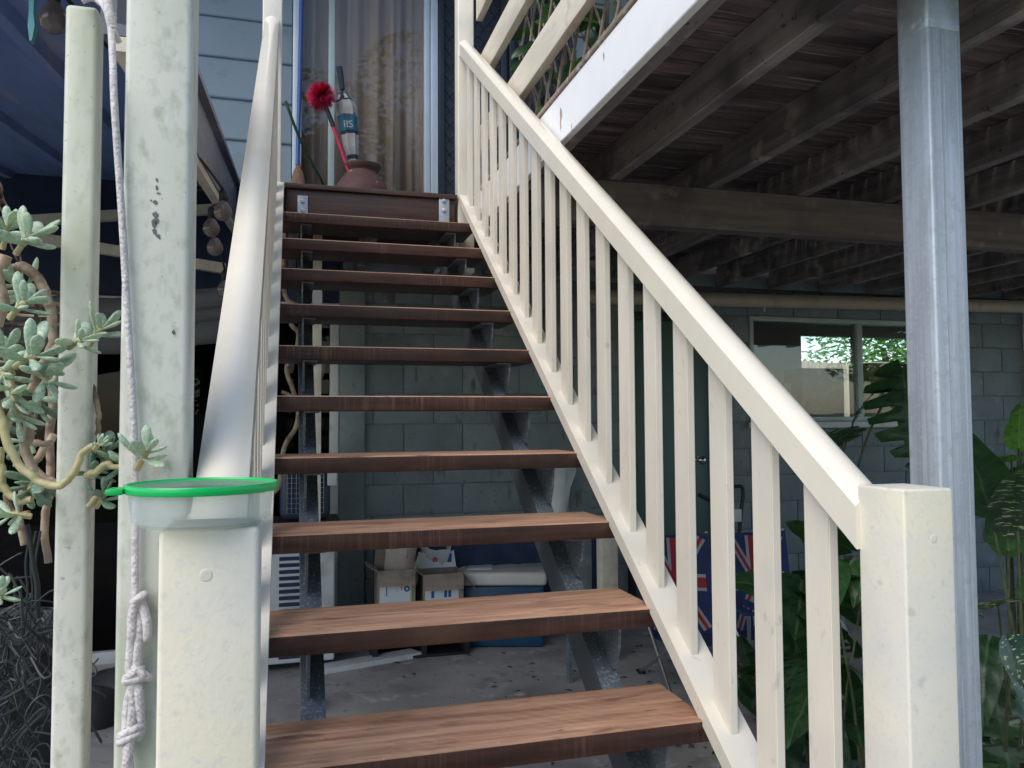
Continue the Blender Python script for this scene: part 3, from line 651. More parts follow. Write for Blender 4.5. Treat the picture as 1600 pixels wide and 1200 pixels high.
# ---- the two pale posts on the left
pb = thing('timber_post', 'wide pale mould stained post with rope, behind the plastic tub', 'post', (-.13, -.37, GZ))
b = bbox(-.168, -.088, -.41, -.33, GZ, 2.3, .007, 3); obj('shaft', b, M['mould'], pb, smooth=40)
box('cleat', -.0875, -.078, -.405, -.365, .40, .505, M['cream'], pb, .003)
for (px, py, w, h) in [(245, 281, 5, 6), (245, 293, 6, 10), (247, 302, 7, 3), (243, 316, 10, 8), (236, 313, 4, 3), (243, 335, 10, 10), (240, 350, 9, 18), (245, 345, 7, 12), (241, 362, 8, 10), (247, 368, 8, 6), (249, 372, 3, 6), (271, 519, 6, 8)]:
    c = [atY(px+w*.5*math.cos(a)*random.uniform(.5, 1.15), py+h*.5*math.sin(a)*random.uniform(.5, 1.15), -.4102) for a in [i*math.pi/5 for i in range(10)]]
    obj('paint_scar', poly(c, .0008, (0, -1, 0)), M['scar'], pb)
pa = thing('patio_post', 'slim pale mould stained post at the far left, rope over its top', 'post', (-.245, -.28, GZ))
b = bbox(-.266, -.224, -.30, -.258, GZ, 1.205, .007, 3); obj('shaft', b, M['mould'], pa, smooth=40)

# ---- rope
rp = thing('rope', 'knotted white rope hanging down the wide pale post', 'rope', (-.16, -.42, 0))
YR = -.419
tube('line', [atY(155, 4, -.30), atY(163, 10, -.32), atY(172, 35, -.36), atY(176, 90, -.40)]+[atY(px, py, YR) for px, py in ((178, 150), (183, 230), (188, 300), (193, 380), (198, 470), (203, 560), (208, 640), (211, 720), (212, 800), (211, 860), (211, 915), (213, 938))], .0044, M['rope'], rp, 8)
tube('line', [atY(128, 2, -.312), atY(140, -3, -.312), atY(152, 0, -.31), atY(164, 12, -.34), atY(176, 45, -.37), atY(186, 66, -.36)], .0045, M['rope'], rp, 8)
tube('line', [atY(162, -60, -.36), atY(166, -20, -.36), atY(170, 20, -.37), atY(176, 45, -.37)], .006, M['rope'], rp, 8)
for P in ([(216, 935), (207, 960), (206, 990), (205, 1010), (203, 1045), (210, 1060), (200, 1100), (198, 1150), (202, 1205), (206, 1250)],
          [(218, 935), (216, 960), (217, 995), (215, 1030), (214, 1060), (217, 1085), (219, 1120), (220, 1140), (213, 1155)],
          [(219, 936), (228, 965), (230, 990), (224, 1000), (217, 1000)],
          [(212, 1040), (207, 1065), (208, 1100), (204, 1150), (197, 1205), (195, 1250)]):
    tube('strand', [atY(px, py, YR-.002-random.uniform(0, .006)) for px, py in P], .0058, M['rope'], rp, 8)
for (cx_, cy_, rx, dy) in ((217, 935, 8, -6), (209, 1052, 12, -8), (210, 1062, 14, -3), (221, 1052, 12, 8), (204, 1142, 16, -8), (203, 1152, 16, -8)):
    P = []
    for i in range(13):
        a = i/12*2*math.pi; P.append(atY(cx_+rx*math.cos(a), cy_+dy*math.cos(a), YR-.002-.009*math.sin(a)) if math.sin(a) > -.99 else None)
    tube('knot', [p for p in P if p], .0052, M['rope'], rp, 8, 3)

# ---- plastic tub on the newel
tb = thing('plastic_tub', 'round cloudy plastic food tub with green rimmed lid standing on the left newel post', 'tub', (-.045, -.636, .520))
c = Vector((-.045, -.636, .520)); zt = .036
wall_ = [(.0, .0015), (.066, .0015), (.075, .0006), (.0795, .004), (.0820, .020), (.0832, zt-.003), (.0832, zt), (.0822, zt), (.0808, .021), (.0783, .0055), (.074, .0035), (.0, .003)]
obj('tub_body', lathe([(r_*.83, z_) for r_, z_ in wall_], c, 64), M['tub'], tb, smooth=40)
ring = [(.0800, zt-.0035), (.0872, zt-.0035), (.0885, zt-.0015), (.0885, zt+.0035), (.0875, zt+.0050), (.0845, zt+.0050), (.0830, zt+.0032), (.0800, zt+.0028), (.0800, zt-.0035)]
obj('lid_rim', lathe([(r_*.83, z_) for r_, z_ in ring], c, 64), M['greenrim'], tb, smooth=40)
obj('lid_panel', lathe([(.0, zt+.0018), (.0663, zt+.0018), (.0663, zt+.0027), (.0, zt+.0028)], c, 64), M['tub'], tb, smooth=40)
p = c+Vector((-.0730, -.018, zt)); b = bbox(p.x-.0115, p.x+.004, p.y-.014, p.y+.014, p.z-.0035, p.z+.0025, .0015); obj('lid_tab', b, M['greenrim'], tb, smooth=40)

# ================================================================== SUCCULENTS, lower left
su = thing('succulent', 'trailing blue green succulent in a hanging basket at the far left', 'succulent', (-.3, -.4, .4))
def paddle():
    V = []; F = []; n = 8; prof = [(0, .10), (.12, .09), (.32, .13), (.55, .185), (.75, .195), (.9, .14), (.97, .075), (1, .012)]
    for t, w in prof:
        for k in range(n):
            a = 2*math.pi*k/n; V.append((w*math.cos(a), t, .50*w*math.sin(a)+.13*t*t-.02))
    for i in range(len(prof)-1):
        for k in range(n): F.append((i*n+k, i*n+(k+1) % n, (i+1)*n+(k+1) % n, (i+1)*n+k))
    F.append(tuple(range(n))); F.append(tuple((len(prof)-1)*n+k for k in range(n)))
    b = bmesh.new(); b.from_mesh(pyd(V, F)); bmesh.ops.recalc_face_normals(b, faces=b.faces[:]); me = bpy.data.meshes.new('leaf'); b.to_mesh(me); b.free(); me.shade_smooth(); return me
pm = {}
for k in ('succ', 'succ_pale', 'succ_dark'): pm[k] = paddle(); pm[k].materials.append(M[k])
def rosette(px, py, d, size, ang, m='succ', n=8, spread=1.):
    p = at(px, py, d); a = R(ang); ax = (RT*math.cos(a)+UP*math.sin(a)-FW*.35).normalized(); s = size*d/FPX
    e1 = ax.orthogonal().normalized(); e2 = ax.cross(e1)
    tube('stem', [p-ax*s*.9-UP*s*.1, p-ax*s*.4, p], .0042 if size > 25 else .0028, M['stem_green'], su, 6, 3)
    for i in range(n):
        t = i/n; th = i*2.4+random.uniform(-.2, .2); op = R(82-62*t)*spread
        dirv = ax*math.cos(op)+(e1*math.cos(th)+e2*math.sin(th))*math.sin(op)
        q = p-ax*s*.55*(1-t)
        q0 = dirv.to_track_quat('Y', 'Z'); mw = Matrix.Translation(q) @ q0.to_matrix().to_4x4() @ Matrix.Rotation(random.uniform(-.7, .7), 4, 'Y')
        L = s*random.uniform(.95, 1.35)*(1-.3*t)
        inst('leaf', pm[m if random.random() < .82 else ('succ_pale' if m != 'succ_dark' else 'succ')], mw @ Matrix.Diagonal((L*random.uniform(.75, 1.2), L, L*random.uniform(.7, 1.1), 1)), su)
for r_ in ((50, 365, 1.02, 50, 35, 'succ'), (14, 350, 1.05, 44, 60, 'succ'), (42, 470, 1.0, 50, 30, 'succ'), (60, 555, .96, 58, 15, 'succ'), (12, 590, .98, 52, -30, 'succ'),
           (128, 530, .98, 34, 20, 'succ'), (160, 512, 1.08, 44, 40, 'succ'), (232, 702, .97, 44, 50, 'succ'), (30, 655, .98, 46, -60, 'succ'), (5, 545, 1.0, 44, 100, 'succ'),
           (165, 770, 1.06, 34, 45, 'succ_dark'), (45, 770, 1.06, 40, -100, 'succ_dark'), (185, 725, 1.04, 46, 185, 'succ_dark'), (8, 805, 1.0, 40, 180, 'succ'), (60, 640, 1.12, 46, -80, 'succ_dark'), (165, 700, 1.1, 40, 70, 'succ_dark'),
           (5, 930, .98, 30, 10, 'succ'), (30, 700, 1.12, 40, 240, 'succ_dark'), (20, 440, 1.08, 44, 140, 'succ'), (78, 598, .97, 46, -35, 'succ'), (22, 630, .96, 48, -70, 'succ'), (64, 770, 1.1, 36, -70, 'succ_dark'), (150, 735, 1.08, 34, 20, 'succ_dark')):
    rosette(*r_)
rosette(157, 692, .93, 18, 35, 'succ_pale', 8, .7)
for P, d, r_, mm in (([(-12, 620), (4, 665), (22, 712), (48, 742), (84, 759), (106, 751), (121, 728), (131, 706), (147, 697)], .95, (.0068, .005), 'stem_green'),
                     ([(70, 560), (88, 543), (102, 537), (120, 536)], .98, (.006, .0045), 'stem'),
                     ([(5, 425), (35, 418), (60, 435), (76, 470), (83, 505), (80, 545), (62, 575), (48, 610)], 1.08, .0095, 'stem'),
                     ([(10, 400), (-2, 430), (6, 470), (-4, 510)], 1.05, .010, 'stem'), ([(28, 640), (46, 660), (44, 685), (38, 695), (46, 720), (52, 740)], 1.0, .0085, 'stem'),
                     ([(40, 688), (60, 692), (82, 692)], 1.02, .006, 'stem'), ([(78, 560), (83, 620), (78, 680), (80, 740), (72, 800), (70, 840), (76, 880)], 1.22, .0085, 'stem'),
                     ([(85, 680), (62, 710), (50, 730), (30, 790), (36, 850)], 1.1, .007, 'stem'), ([(0, 700), (2, 735), (8, 765), (30, 782), (50, 780)], 1.05, .007, 'stem_green'),
                     ([(134, 742), (150, 738), (168, 724), (178, 730), (206, 720), (224, 712)], 1.02, (.006, .004), 'stem_green'), ([(50, 725), (70, 745), (84, 752), (110, 770), (150, 775)], 1.1, .006, 'stem'),
                     ([(143, 600), (148, 620), (154, 650), (152, 680)], 1.1, .005, 'stem'), ([(40, 820), (52, 870), (58, 930), (62, 1000)], 1.2, .006, 'wire'), ([(10, 770), (14, 790), (26, 805), (45, 802)], 1.1, .006, 'stem'),
                     ([(36, 740), (44, 765), (66, 778), (82, 775)], 1.12, .006, 'stem_green'), ([(138, 790), (152, 776), (166, 770)], 1.06, .005, 'stem_green'), ([(100, 538), (96, 560), (84, 600)], 1.2, .006, 'stem')):
    q = [at(px, py, d) for px, py in P]; q = [v+RT*random.uniform(-.0015, .0015)+UP*random.uniform(-.0015, .0015) for v in smoothpath(q, 3)]
    q2 = smoothpath(q, 3); rr_ = r_ if isinstance(r_, tuple) else (r_, r_*.8)
    rad = [(rr_[0]+(rr_[1]-rr_[0])*i/(len(q2)-1))*.80*random.uniform(.95, 1.05) for i in range(len(q2))]
    V, F = tubedata(q2, rad, 8); obj('stem', pyd(V, F), M[mm], su, smooth=70)
bk = thing('hanging_basket', 'coir lined wire hanging basket on a rusty chain behind the succulent', 'hanging basket', tuple(at(20, 560, 1.3)))
c0 = at(10, 590, 1.32)
me = lathe([(.0, -.10), (.05, -.09), (.085, -.05), (.10, 0), (.105, .05), (.095, .055), (.08, .03), (0, .02)], c0, 28); o_ = obj('coir_liner', me, M['coir'], bk, smooth=60)
for k in range(3):
    zz = c0.z+.10+.018*k; tube('wire_ring', [Vector((c0.x+.105*math.cos(a*math.pi/8), c0.y+.105*math.sin(a*math.pi/8), zz)) for a in range(17)], .004, M['stem'] if k == 1 else M['coir'], bk, 6, 2)
for k in range(14):
    a = k*2*math.pi/14; tube('wire', [(c0.x+.1*math.cos(a), c0.y+.1*math.sin(a), c0.z+.03), (c0.x+.107*math.cos(a), c0.y+.107*math.sin(a), c0.z+.145)], .003, M['coir'], bk, 5, 0)
V, F = [], []
p0, p1 = at(28, 400, 1.25), at(-30, 200, 1.25)
for i in range(14):
    c = p0.lerp(p1, i/13); dv = (p1-p0).normalized(); sd_ = (RT if i % 2 else FW)
    tubedata([c+dv*.011*math.cos(a*math.pi/5)+sd_*.006*math.sin(a*math.pi/5) for a in range(11)], .0018, 5, V, F)
obj('chain', pyd(V, F), M['rust'], bk, smooth=60)
# tangle of old light string wires
V, F = [], []
for i in range(80):
    P = [at(random.uniform(-25, 66), random.uniform(950, 1230), random.uniform(1.12, 1.3))]
    for q in range(5):
        P.append(P[-1]+RT*random.uniform(-.04, .04)+UP*random.uniform(-.05, .05)+FW*random.uniform(-.02, .02))
    P = [CAM+(p-CAM) for p in P]
    tubedata(smoothpath(P, 4), random.choice((.0013, .0018, .0022)), 5, V, F)
for px in (40, 48, 55): tubedata(smoothpath([at(px+8, 830, 1.2), at(px, 880, 1.2), at(px+3, 930, 1.2), at(px-6, 1010, 1.2)], 5), .002, 5, V, F)
tg = obj('tangled_light_string', pyd(V, F), M['wire'], smooth=60); tag(tg, 'dark tangled mass of old light string wire at the lower left', 'wire tangle')

pc_ = at(-45, 1150, 1.75); zt2 = at(18, 985, 1.75).z
ptb = obj('planter_tub', lathe([(.15, .0005), (.20, zt2-GZ-.03), (.215, zt2-GZ-.03), (.215, zt2-GZ), (.19, zt2-GZ), (.18, zt2-GZ-.08), (0, zt2-GZ-.08)], (pc_.x, pc_.y, GZ), 32), M['pot'], smooth=40); tag(ptb, 'black planter tub behind the tangled wire at the lower left', 'planter')
# ================================================================== ON THE LANDING
pot = thing('terracotta_pot', 'round bellied terracotta pot on the landing', 'pot', (.455, 3.38, 1.778))
pc = Vector((.452, 3.38, 1.779))
obj('pot_body', lathe([(.09, 0), (.13, .04), (.168, .12), (.178, .19), (.165, .26), (.160, .262), (.152, .285), (.118, .335), (.098, .358), (.094, .37), (.104, .385), (.118, .402), (.118, .412), (.100, .412), (.088, .38), (.12, .3), (.0, .05)], pc, 44), M['terracotta'], pot, smooth=50)
um = thing('umbrella', 'rolled navy and white golf umbrella standing in the terracotta pot', 'umbrella', tuple(pc+Vector((0, 0, .06))))
def U(px, py, y=3.38): return atY(px, py, y)
A, B = U(556, 262), U(531, 104)
tube('shaft', [U(560, 300), U(531, 125)], .008, M['black'], um, 8, 0)
tube('handle', [U(535, 140), U(533, 125), U(530, 105)], (.016, .021), M['navy'], um, 10)
cone = [(553, 268, .022), (551, 250, .030), (548, 232, .048), (546, 212, .055), (543, 190, .062), (541, 172, .066), (538, 160, .056), (535, 146, .022)]
cp = [U(a, b) for a, b, _ in cone]
P = smoothpath(cp, 8); rr = []
for i in range(len(P)):
    t = i/(len(P)-1)*(len(cone)-1); j = min(int(t), len(cone)-2); rr.append(cone[j][2]+(cone[j+1][2]-cone[j][2])*(t-j))
V, F = tubedata(P, rr, 14); n = 14
me = pyd([v for v in V], F)
for i, v in enumerate(me.vertices):
    k = i % n
    if k % 2: v.co = v.co.lerp(P[min(i//n, len(P)-1)], .22)
o_ = obj('canopy', me, [M['white_fab'], M['navy'], M['teal']], um, smooth=35)
for i, f in enumerate(o_.data.polygons):
    ring_ = (f.vertices[0]//n); k = i % n; t = ring_/(len(P)-1)
    tt = t*(len(cone)-1); j = min(int(tt), len(cone)-2); py_ = cone[j][1]+(cone[j+1][1]-cone[j][1])*(tt-j)
    f.material_index = 1 if (py_ > 258 or 245 < py_ < 252 or 207 < py_ < 213 or 158 < py_ < 160.5 or py_ < 149 or (py_ < 158 and k in (2, 3, 7, 8, 11))) else (2 if 185 < py_ <= 207 else 0)
    if k in (4, 5) and 212 < py_ < 240: f.material_index = 1
for s_, sz, px, py, mm in (('siqnp A', .034, 543, 178, 'navy'), ('IIS', .062, 544, 194, 'white_fab')):
    me = textmesh(s_, sz); p = U(px, py, 3.305); me.transform(Matrix.Translation(p) @ Matrix.Rotation(R(90), 4, 'X') @ Matrix.Rotation(R(5), 4, 'Z')); obj('print', me, M[mm], um)
dz = thing('cobweb_duster', 'round red bristle cobweb duster on a red and black stick in the pot', 'duster', tuple(pc+Vector((0, -.02, .06))))
tube('stick', [U(556, 300, 3.35), U(520, 196, 3.33)], .011, M['red'], dz, 8, 0); tube('grip', [U(521, 198, 3.33), U(508, 163, 3.325)], .014, M['black'], dz, 8, 0)
hc = U(502, 148, 3.32); V, F = [], []
for i in range(1700):
    v = Vector((random.gauss(0, 1), random.gauss(0, 1), random.gauss(0, 1))).normalized(); L = random.uniform(.065, .095)
    a = v.orthogonal().normalized()*.0016; k = len(V); V += [hc+v*.01-a, hc+v*.01+a, hc+v*L+a+Vector((0, 0, -.01)), hc+v*L-a+Vector((0, 0, -.01))]; F.append((k, k+1, k+2, k+3))
obj('bristles', pyd(V, F), M['redf'], dz, kind='stuff')
br = thing('broom', 'blue handled broom with brown bristles leaning on the door', 'broom', tuple(U(466, 300, 3.5)))
tube('handle', [U(465, 258, 3.5), U(469, 100, 3.55), U(473, -90, 3.62)], .013, M['blue'], br, 10, 0)
b0 = U(466, 262, 3.5); me = lathe([(.09, -.29), (.088, -.2), (.075, -.10), (.05, -.03), (.026, 0), (.02, .03), (.016, .05), (.014, .05)], (0, 0, 0), 26)
me.transform(Matrix.Translation(b0) @ Matrix.Diagonal((.62, .4, 1, 1))); obj('brush', me, M['straw'], br, smooth=60)
tube('binding', [b0+Vector((-.028, 0, -.03)), b0+Vector((0, -.02, -.03)), b0+Vector((.028, 0, -.03))], .004, M['red'], br, 6)
sk = tube('garden_stake', [U(446, 158, 3.4), U(470, 220, 3.45), U(512, 300, 3.6)], .009, M['leaf'], None, 8, 4); tag(sk, 'thin dark green garden stake leaning beside the blue broom', 'stake')

# ================================================================== UNDER THE STAIRS
ac = thing('air_conditioner', 'white outdoor air conditioner with slotted side behind the left stringer', 'air conditioner', (-.05, 3.2, GZ))
ay = 3.22; xl, xr = -.42, atY(523, 900, ay).x; zt_ = atY(480, 822, ay).z; zb_ = GZ+.05
box('casing', xl, xr, ay, ay+.30, zb_, zt_, M['white'], ac, .012, 3)
for x in (xl+.08, xr-.12): box('foot', x, x+.05, ay+.02, ay+.28, GZ, zb_-.0005, M['black'], ac)
sl = lathe([(0, 0)], n=3)
for i in range(17):
    pz = atY(470, 872+i*10.2, ay).z; a, b_ = atY(436, 880, ay).x, atY(501, 880, ay).x
    if pz > zb_+.03:
        o_ = box('slot', a, b_, ay-.003, ay+.006, pz-.0115, pz+.0115, M['tarp'], ac, .0042, 3)
sb = box('shelf_board', xl-.02, xr+.03, ay-.02, ay+.34, zt_+.001, zt_+.026, M['landing'], None, .003); tag(sb, 'dark timber board lying on top of the white air conditioner', 'board')
ct = thing('pet_carrier', 'dark blue pet carrier with wire grid door on the timber board', 'pet carrier', (.1, ay, zt_+.026))
ca, cb_ = atY(437, 780, ay).x, atY(517, 780, ay).x; cz0 = zt_+.027; cz1 = cz0+.36
box('shell', ca, cb_, ay+.03, ay+.33, cz0, cz1, mat('carrier_shell', (.03, .05, .09), .5, var=.15), ct, .05, 4)
box('door_opening', ca+.035, cb_-.035, ay+.022, ay+.05, cz0+.04, cz1-.05, M['tarp'], ct, .02, 3)
V, F = [], []
for i in range(9):
    x = ca+.04+i*(cb_-ca-.08)/8; tubedata([Vector((x, ay+.014, cz0+.045)), Vector((x, ay+.014, cz1-.055))], .0017, 5, V, F)
for i in range(10):
    z = cz0+.045+i*(cz1-cz0-.10)/9; tubedata([Vector((ca+.04, ay+.017, z)), Vector((cb_-.04, ay+.017, z))], .0017, 5, V, F)
obj('wire_door', pyd(V, F), M['steel'], ct, kind='stuff'); box('latch', cb_-.02, cb_+.035, ay+.005, ay+.03, cz0+.20, cz0+.34, M['white'], ct, .006)

up = box('upright_batten', *[v for p in ((.0, 0),) for v in ()], 0, 1, 0, 1, 0, 1, M['batten']) if 0 else None
p = atY(488, 600, 2.55); q = atY(498, 600, 2.55)
ub = thing('landing_prop', 'thin cream timber prop standing under the landing by the left stringer', 'prop', (p.x, 2.55, GZ))
box('prop', p.x, q.x+.012, 2.53, 2.57, GZ, 1.599, M['batten'], ub, .002); z_ = atY(492, 466, 2.55).z
box('tape', p.x-.002, q.x+.014, 2.527, 2.573, z_-.03, z_+.03, M['plasticbag'], ub, .001)
vn = thing('dead_vine', 'dry twisted vine stem climbing behind the left stringer', 'vine', tuple(atY(444, 720, 2.7)))
tube('stem', [atY(px, py, 2.7) for px, py in ((436, 760), (444, 700), (462, 668), (466, 640), (458, 610), (448, 575), (463, 545), (466, 520), (455, 505), (470, 480), (445, 460))]+[Vector((.0, 2.75, 1.6))], .012, M['stem'], vn, 8)
tube('stem', [atY(px, py, 2.6) for px, py in ((505, 560), (503, 585), (492, 605), (478, 625), (440, 612))], .009, M['stem'], vn, 8)
tube('stem', [atY(436, 760, 2.7), Vector((-.12, 2.8, .1)), Vector((-.30, 2.85, GZ))], .012, M['stem'], vn, 8)

# dark covered bench against the wall
bn = thing('covered_bench', 'low bench under a black tarpaulin against the block wall', 'bench', (1.25, 3.45, GZ))
V, F = [], []; nx, prof = 26, [(3.60, GZ), (3.59, -.5), (3.60, -.22), (3.61, -.10), (3.63, -.085), (3.66, -.075), (3.72, -.08)]
for i in range(nx+1):
    x = .55+i/nx*1.55
    for j, (yy, zz) in enumerate(prof):
        V.append((x, yy+.018*math.sin(i*1.3+j)+.01*math.sin(i*2.7), zz+(0 if j == 0 else (.05*math.exp(-((x-1.05)/.12)**2) if j > 2 else 0)+.010*math.sin(i*.9+j*2))))
    if i:
        for j in range(len(prof)-1): a = (i-1)*len(prof)+j; F.append((a, a+len(prof), a+len(prof)+1, a+1))
o_ = obj('tarpaulin', pyd(V, F), M['tarp'], bn, smooth=180)
for x in (.6, 2.0): box('bench_leg', x, x+.05, 3.65, 3.69, GZ, -.14, M['landing'], bn)
box('bench_top', .57, 2.08, 3.65, 3.71, -.139, -.11, M['landing'], bn)
# open cartons
def carton(name, lab, pl, pr_, ytop, Y, H, lid, extra):
    a, b_ = atY(pl, ytop, Y), atY(pr_, ytop, Y); x0, x1 = a.x, b_.x; z1 = a.z; z0 = z1-H; D = (x1-x0)*.9
    t = thing('carton', lab, 'carton', (x0, Y, z0), 'open cartons under the stairs'); th = .004
    for (q0, q1, w0, w1) in ((x0, x1, Y, Y+th), (x0, x1, Y+D-th, Y+D), (x0, x0+th, Y+th, Y+D-th), (x1-th, x1, Y+th, Y+D-th)):
        box('side', q0, q1, w0, w1, z0, z1, M['card'], t)
    box('base', x0+th, x1-th, Y+th, Y+D-th, z0, z0+th, M['card'], t)
    box('white_print_panel', x0+.012, x1-.03, Y-.0015, Y-.0002, z0+.002, z1-.082, M['cardwhite'], t)
    f = [(x0, Y-.001, z1), (x1, Y-.001, z1), (x1-.008, Y-.05, z1-.085), (x0+.004, Y-.05, z1-.085)]; obj('flap', poly(f, .004, (0, .86, .5)), M['card'], t)
    f = [(x0-.0005, Y, z1), (x0-.0005, Y+D, z1), (x0-.06, Y+D-.01, z1+.035), (x0-.06, Y+.01, z1+.035)]; obj('flap', poly(f, .004, (-.4, 0, -1)), M['card'], t)
    f = [(x1+.0005, Y, z1), (x1+.0005, Y+D, z1), (x1+.075, Y+D-.01, z1-.10), (x1+.075, Y+.01, z1-.10)] if lid else [(x1+.0005, Y, z1), (x1+.0005, Y+D, z1), (x1+.03, Y+D-.01, z1+.07), (x1+.03, Y+.01, z1+.07)]
    obj('flap', poly(f, .004, (.6, 0, .6)), M['card'], t)
    f = [(x0, Y+D, z1), (x1, Y+D, z1), (x1-.01, Y+D+.02, z1+.10), (x0+.01, Y+D+.02, z1+.10)]; obj('flap', poly(f, .004, (0, 1, .2)), M['cardwhite'] if lid else M['card'], t)
    return t, x0, x1, Y, z0, z1, D
CY = 3.30
cs = thing('low_crate', 'plastic crate under the two open cartons', 'crate', (.9, CY, GZ))
ct1 = carton('carton', 'open carton on the left with a paper bag in it', 590, 649, 893, CY, .30, False, None)
ct2 = carton('carton', 'open carton on the right with white lid flap and red ring mark', 661, 724, 899, CY+.02, .30, True, None)
x_a, x_b = ct1[1]-.03, ct2[2]+.03
for z in (GZ+.0, ct1[4]-.02): box('slatted_deck', x_a, x_b, CY-.02, CY+.26, z+.0005, z+.018, M['black'], cs, .003)
for x in (x_a, (x_a+x_b)/2, x_b-.03): box('crate_post', x, x+.03, CY-.02, CY+.26, GZ+.019, ct1[4]-.0205, M['black'], cs)
t, x0, x1, Y, z0, z1, D = ct1
def ring_mesh(c, r0, r1, n=24, y=0):
    V = []; F = []
    for k in range(n):
        a = 2*math.pi*k/n; V += [(c[0]+r0*math.cos(a), c[1], c[2]+r0*math.sin(a)), (c[0]+r1*math.cos(a), c[1], c[2]+r1*math.sin(a))]
    for k in range(n): F.append((2*k, (2*k+2) % (2*n), (2*k+3) % (2*n), 2*k+1))
    return pyd(V, F)
PB = mat('print_blue', (.02, .09, .28), .6, var=.05); PR = mat('print_red', (.55, .05, .07), .6, var=.05); PY = mat('print_green', (.42, .46, .10), .6, var=.05)
me = textmesh('F', .040); me.transform(Matrix.Translation((x0+.145, Y-.0022, z1-.108)) @ Matrix.Rotation(R(90), 4, 'X')); obj('print', me, PR, t)
me = textmesh('i', .030); me.transform(Matrix.Translation((x0+.115, Y-.0022, z1-.118)) @ Matrix.Rotation(R(90), 4, 'X')); obj('print', me, PB, t)
obj('print', ring_mesh((x0+.175, Y-.0022, z1-.112), .008, .018), PB, t); box('print', x0+.05, x0+.056, Y-.0026, Y-.0016, z1-.15, z1-.095, PB, t); box('print', x1-.03, x1-.02, Y-.0026, Y-.0003, z0, z1-.088, PY, t)
t, x0, x1, Y, z0, z1, D = ct2
obj('print', ring_mesh(((x0+x1)/2-.01, Y+D+.007, z1+.048), .008, .017), PR, t); obj('print', ring_mesh(((x0+x1)/2-.01, Y+D+.007, z1+.048), .0, .006), PR, t)
box('print', x1-.055, x1-.028, Y+D+.004, Y+D+.0065, z1+.03, z1+.085, PB, t); box('print', x0+.02, x1-.02, Y+D+.018, Y+D+.0205, z1+.094, z1+.0995, PY, t)
for q in (.05, .13, .155): box('print', x0+q, x0+q+.018, Y-.0026, Y-.0016, z1-.14, z1-.098, PB, t)
def bag(name, lab, m, px, py, Y, rx, h, seed):
    rnd = random.Random(seed); c = atY(px, py, Y); V = []; F = []; n = 22; rows = [(.0, 0), (.75, .0), (.9, .25), (.85, .55), (1.0, .85), (1.12, 1.0), (1.0, .93), (.7, .5)]
    for r_, z in rows:
        for k in range(n):
            a = 2*math.pi*k/n; w = 1+.22*math.sin(3*a+seed+z*3)+.10*math.sin(5*a-z*4+seed*2)+.10*rnd.uniform(-1, 1); V.append((c.x+rx*r_*w*math.cos(a), c.y+rx*.7*r_*w*math.sin(a), c.z+h*(z+.10*z*math.sin(2*a+seed)+.04*rnd.uniform(-1, 1)*z)))
    for i in range(len(rows)-1):
        for k in range(n): F.append((i*n+k, i*n+(k+1) % n, (i+1)*n+(k+1) % n, (i+1)*n+k))
    o = obj(name, pyd(V, F), m, smooth=50); tag(o, lab, 'bag'); return o
bag('paper_bag', 'crumpled brown paper bag sticking out of the left carton', M['paper'], 628, 925, CY+.12, .095, .30, 3)
bag('shopping_bag', 'white printed bag behind the right carton', M['plasticbag'], 682, 905, CY+.30, .09, .22, 8)
bag('black_bag', 'black rubbish bag slumped on the floor by the patio doors', M['black'], 165, 1150, 2.75, .20, .26, 12)
# cooler
ek = thing('cooler', 'blue cooler box with white lid on the concrete floor', 'cooler', (1.55, 3.2, GZ))
EKR = -16
ex0, ex1 = atY(752, 925, 3.22).x, atY(890, 990, 3.22).x; ey0, ey1 = 3.20, 3.56; ez = atY(760, 925, 3.2).z
sec_ = bbox(ex0+.02, ex1-.02, ey0+.02, ey1-.02, GZ+.0005, ez, .02, 3); obj('cooler_body', sec_, M['esky'], ek, smooth=40)
box('cooler_lid', ex0, ex1, ey0, ey1, ez+.001, ez+.085, M['eskylid'], ek, .02, 3); box('lid_recess', ex0+.06, ex0+.22, ey0+.10, ey0+.26, ez+.083, ez+.093, M['white'], ek, .006)
box('cooler_handle', ex0-.012, ex0+.002, ey0+.1, ey0+.26, ez-.07, ez-.02, M['white'], ek, .004)
ek.rotation_euler.z = R(EKR); ek.location.y += .10; ek.location.x -= .13
bt = thing('drink_bottle', 'dark blue drink bottle beside the cooler', 'bottle', tuple(atY(742, 930, 3.5)))
c = atY(744, 960, 3.46); obj('bottle_body', lathe([(.035, GZ-c.z), (.035, .08), (.03, .11), (.014, .125), (.014, .15), (0, .15)], c, 20), M['flagblue'], bt, smooth=40)
obj('bottle_cap', lathe([(.017, .151), (.017, .175), (0, .176)], c, 16), M['white'], bt, smooth=40)
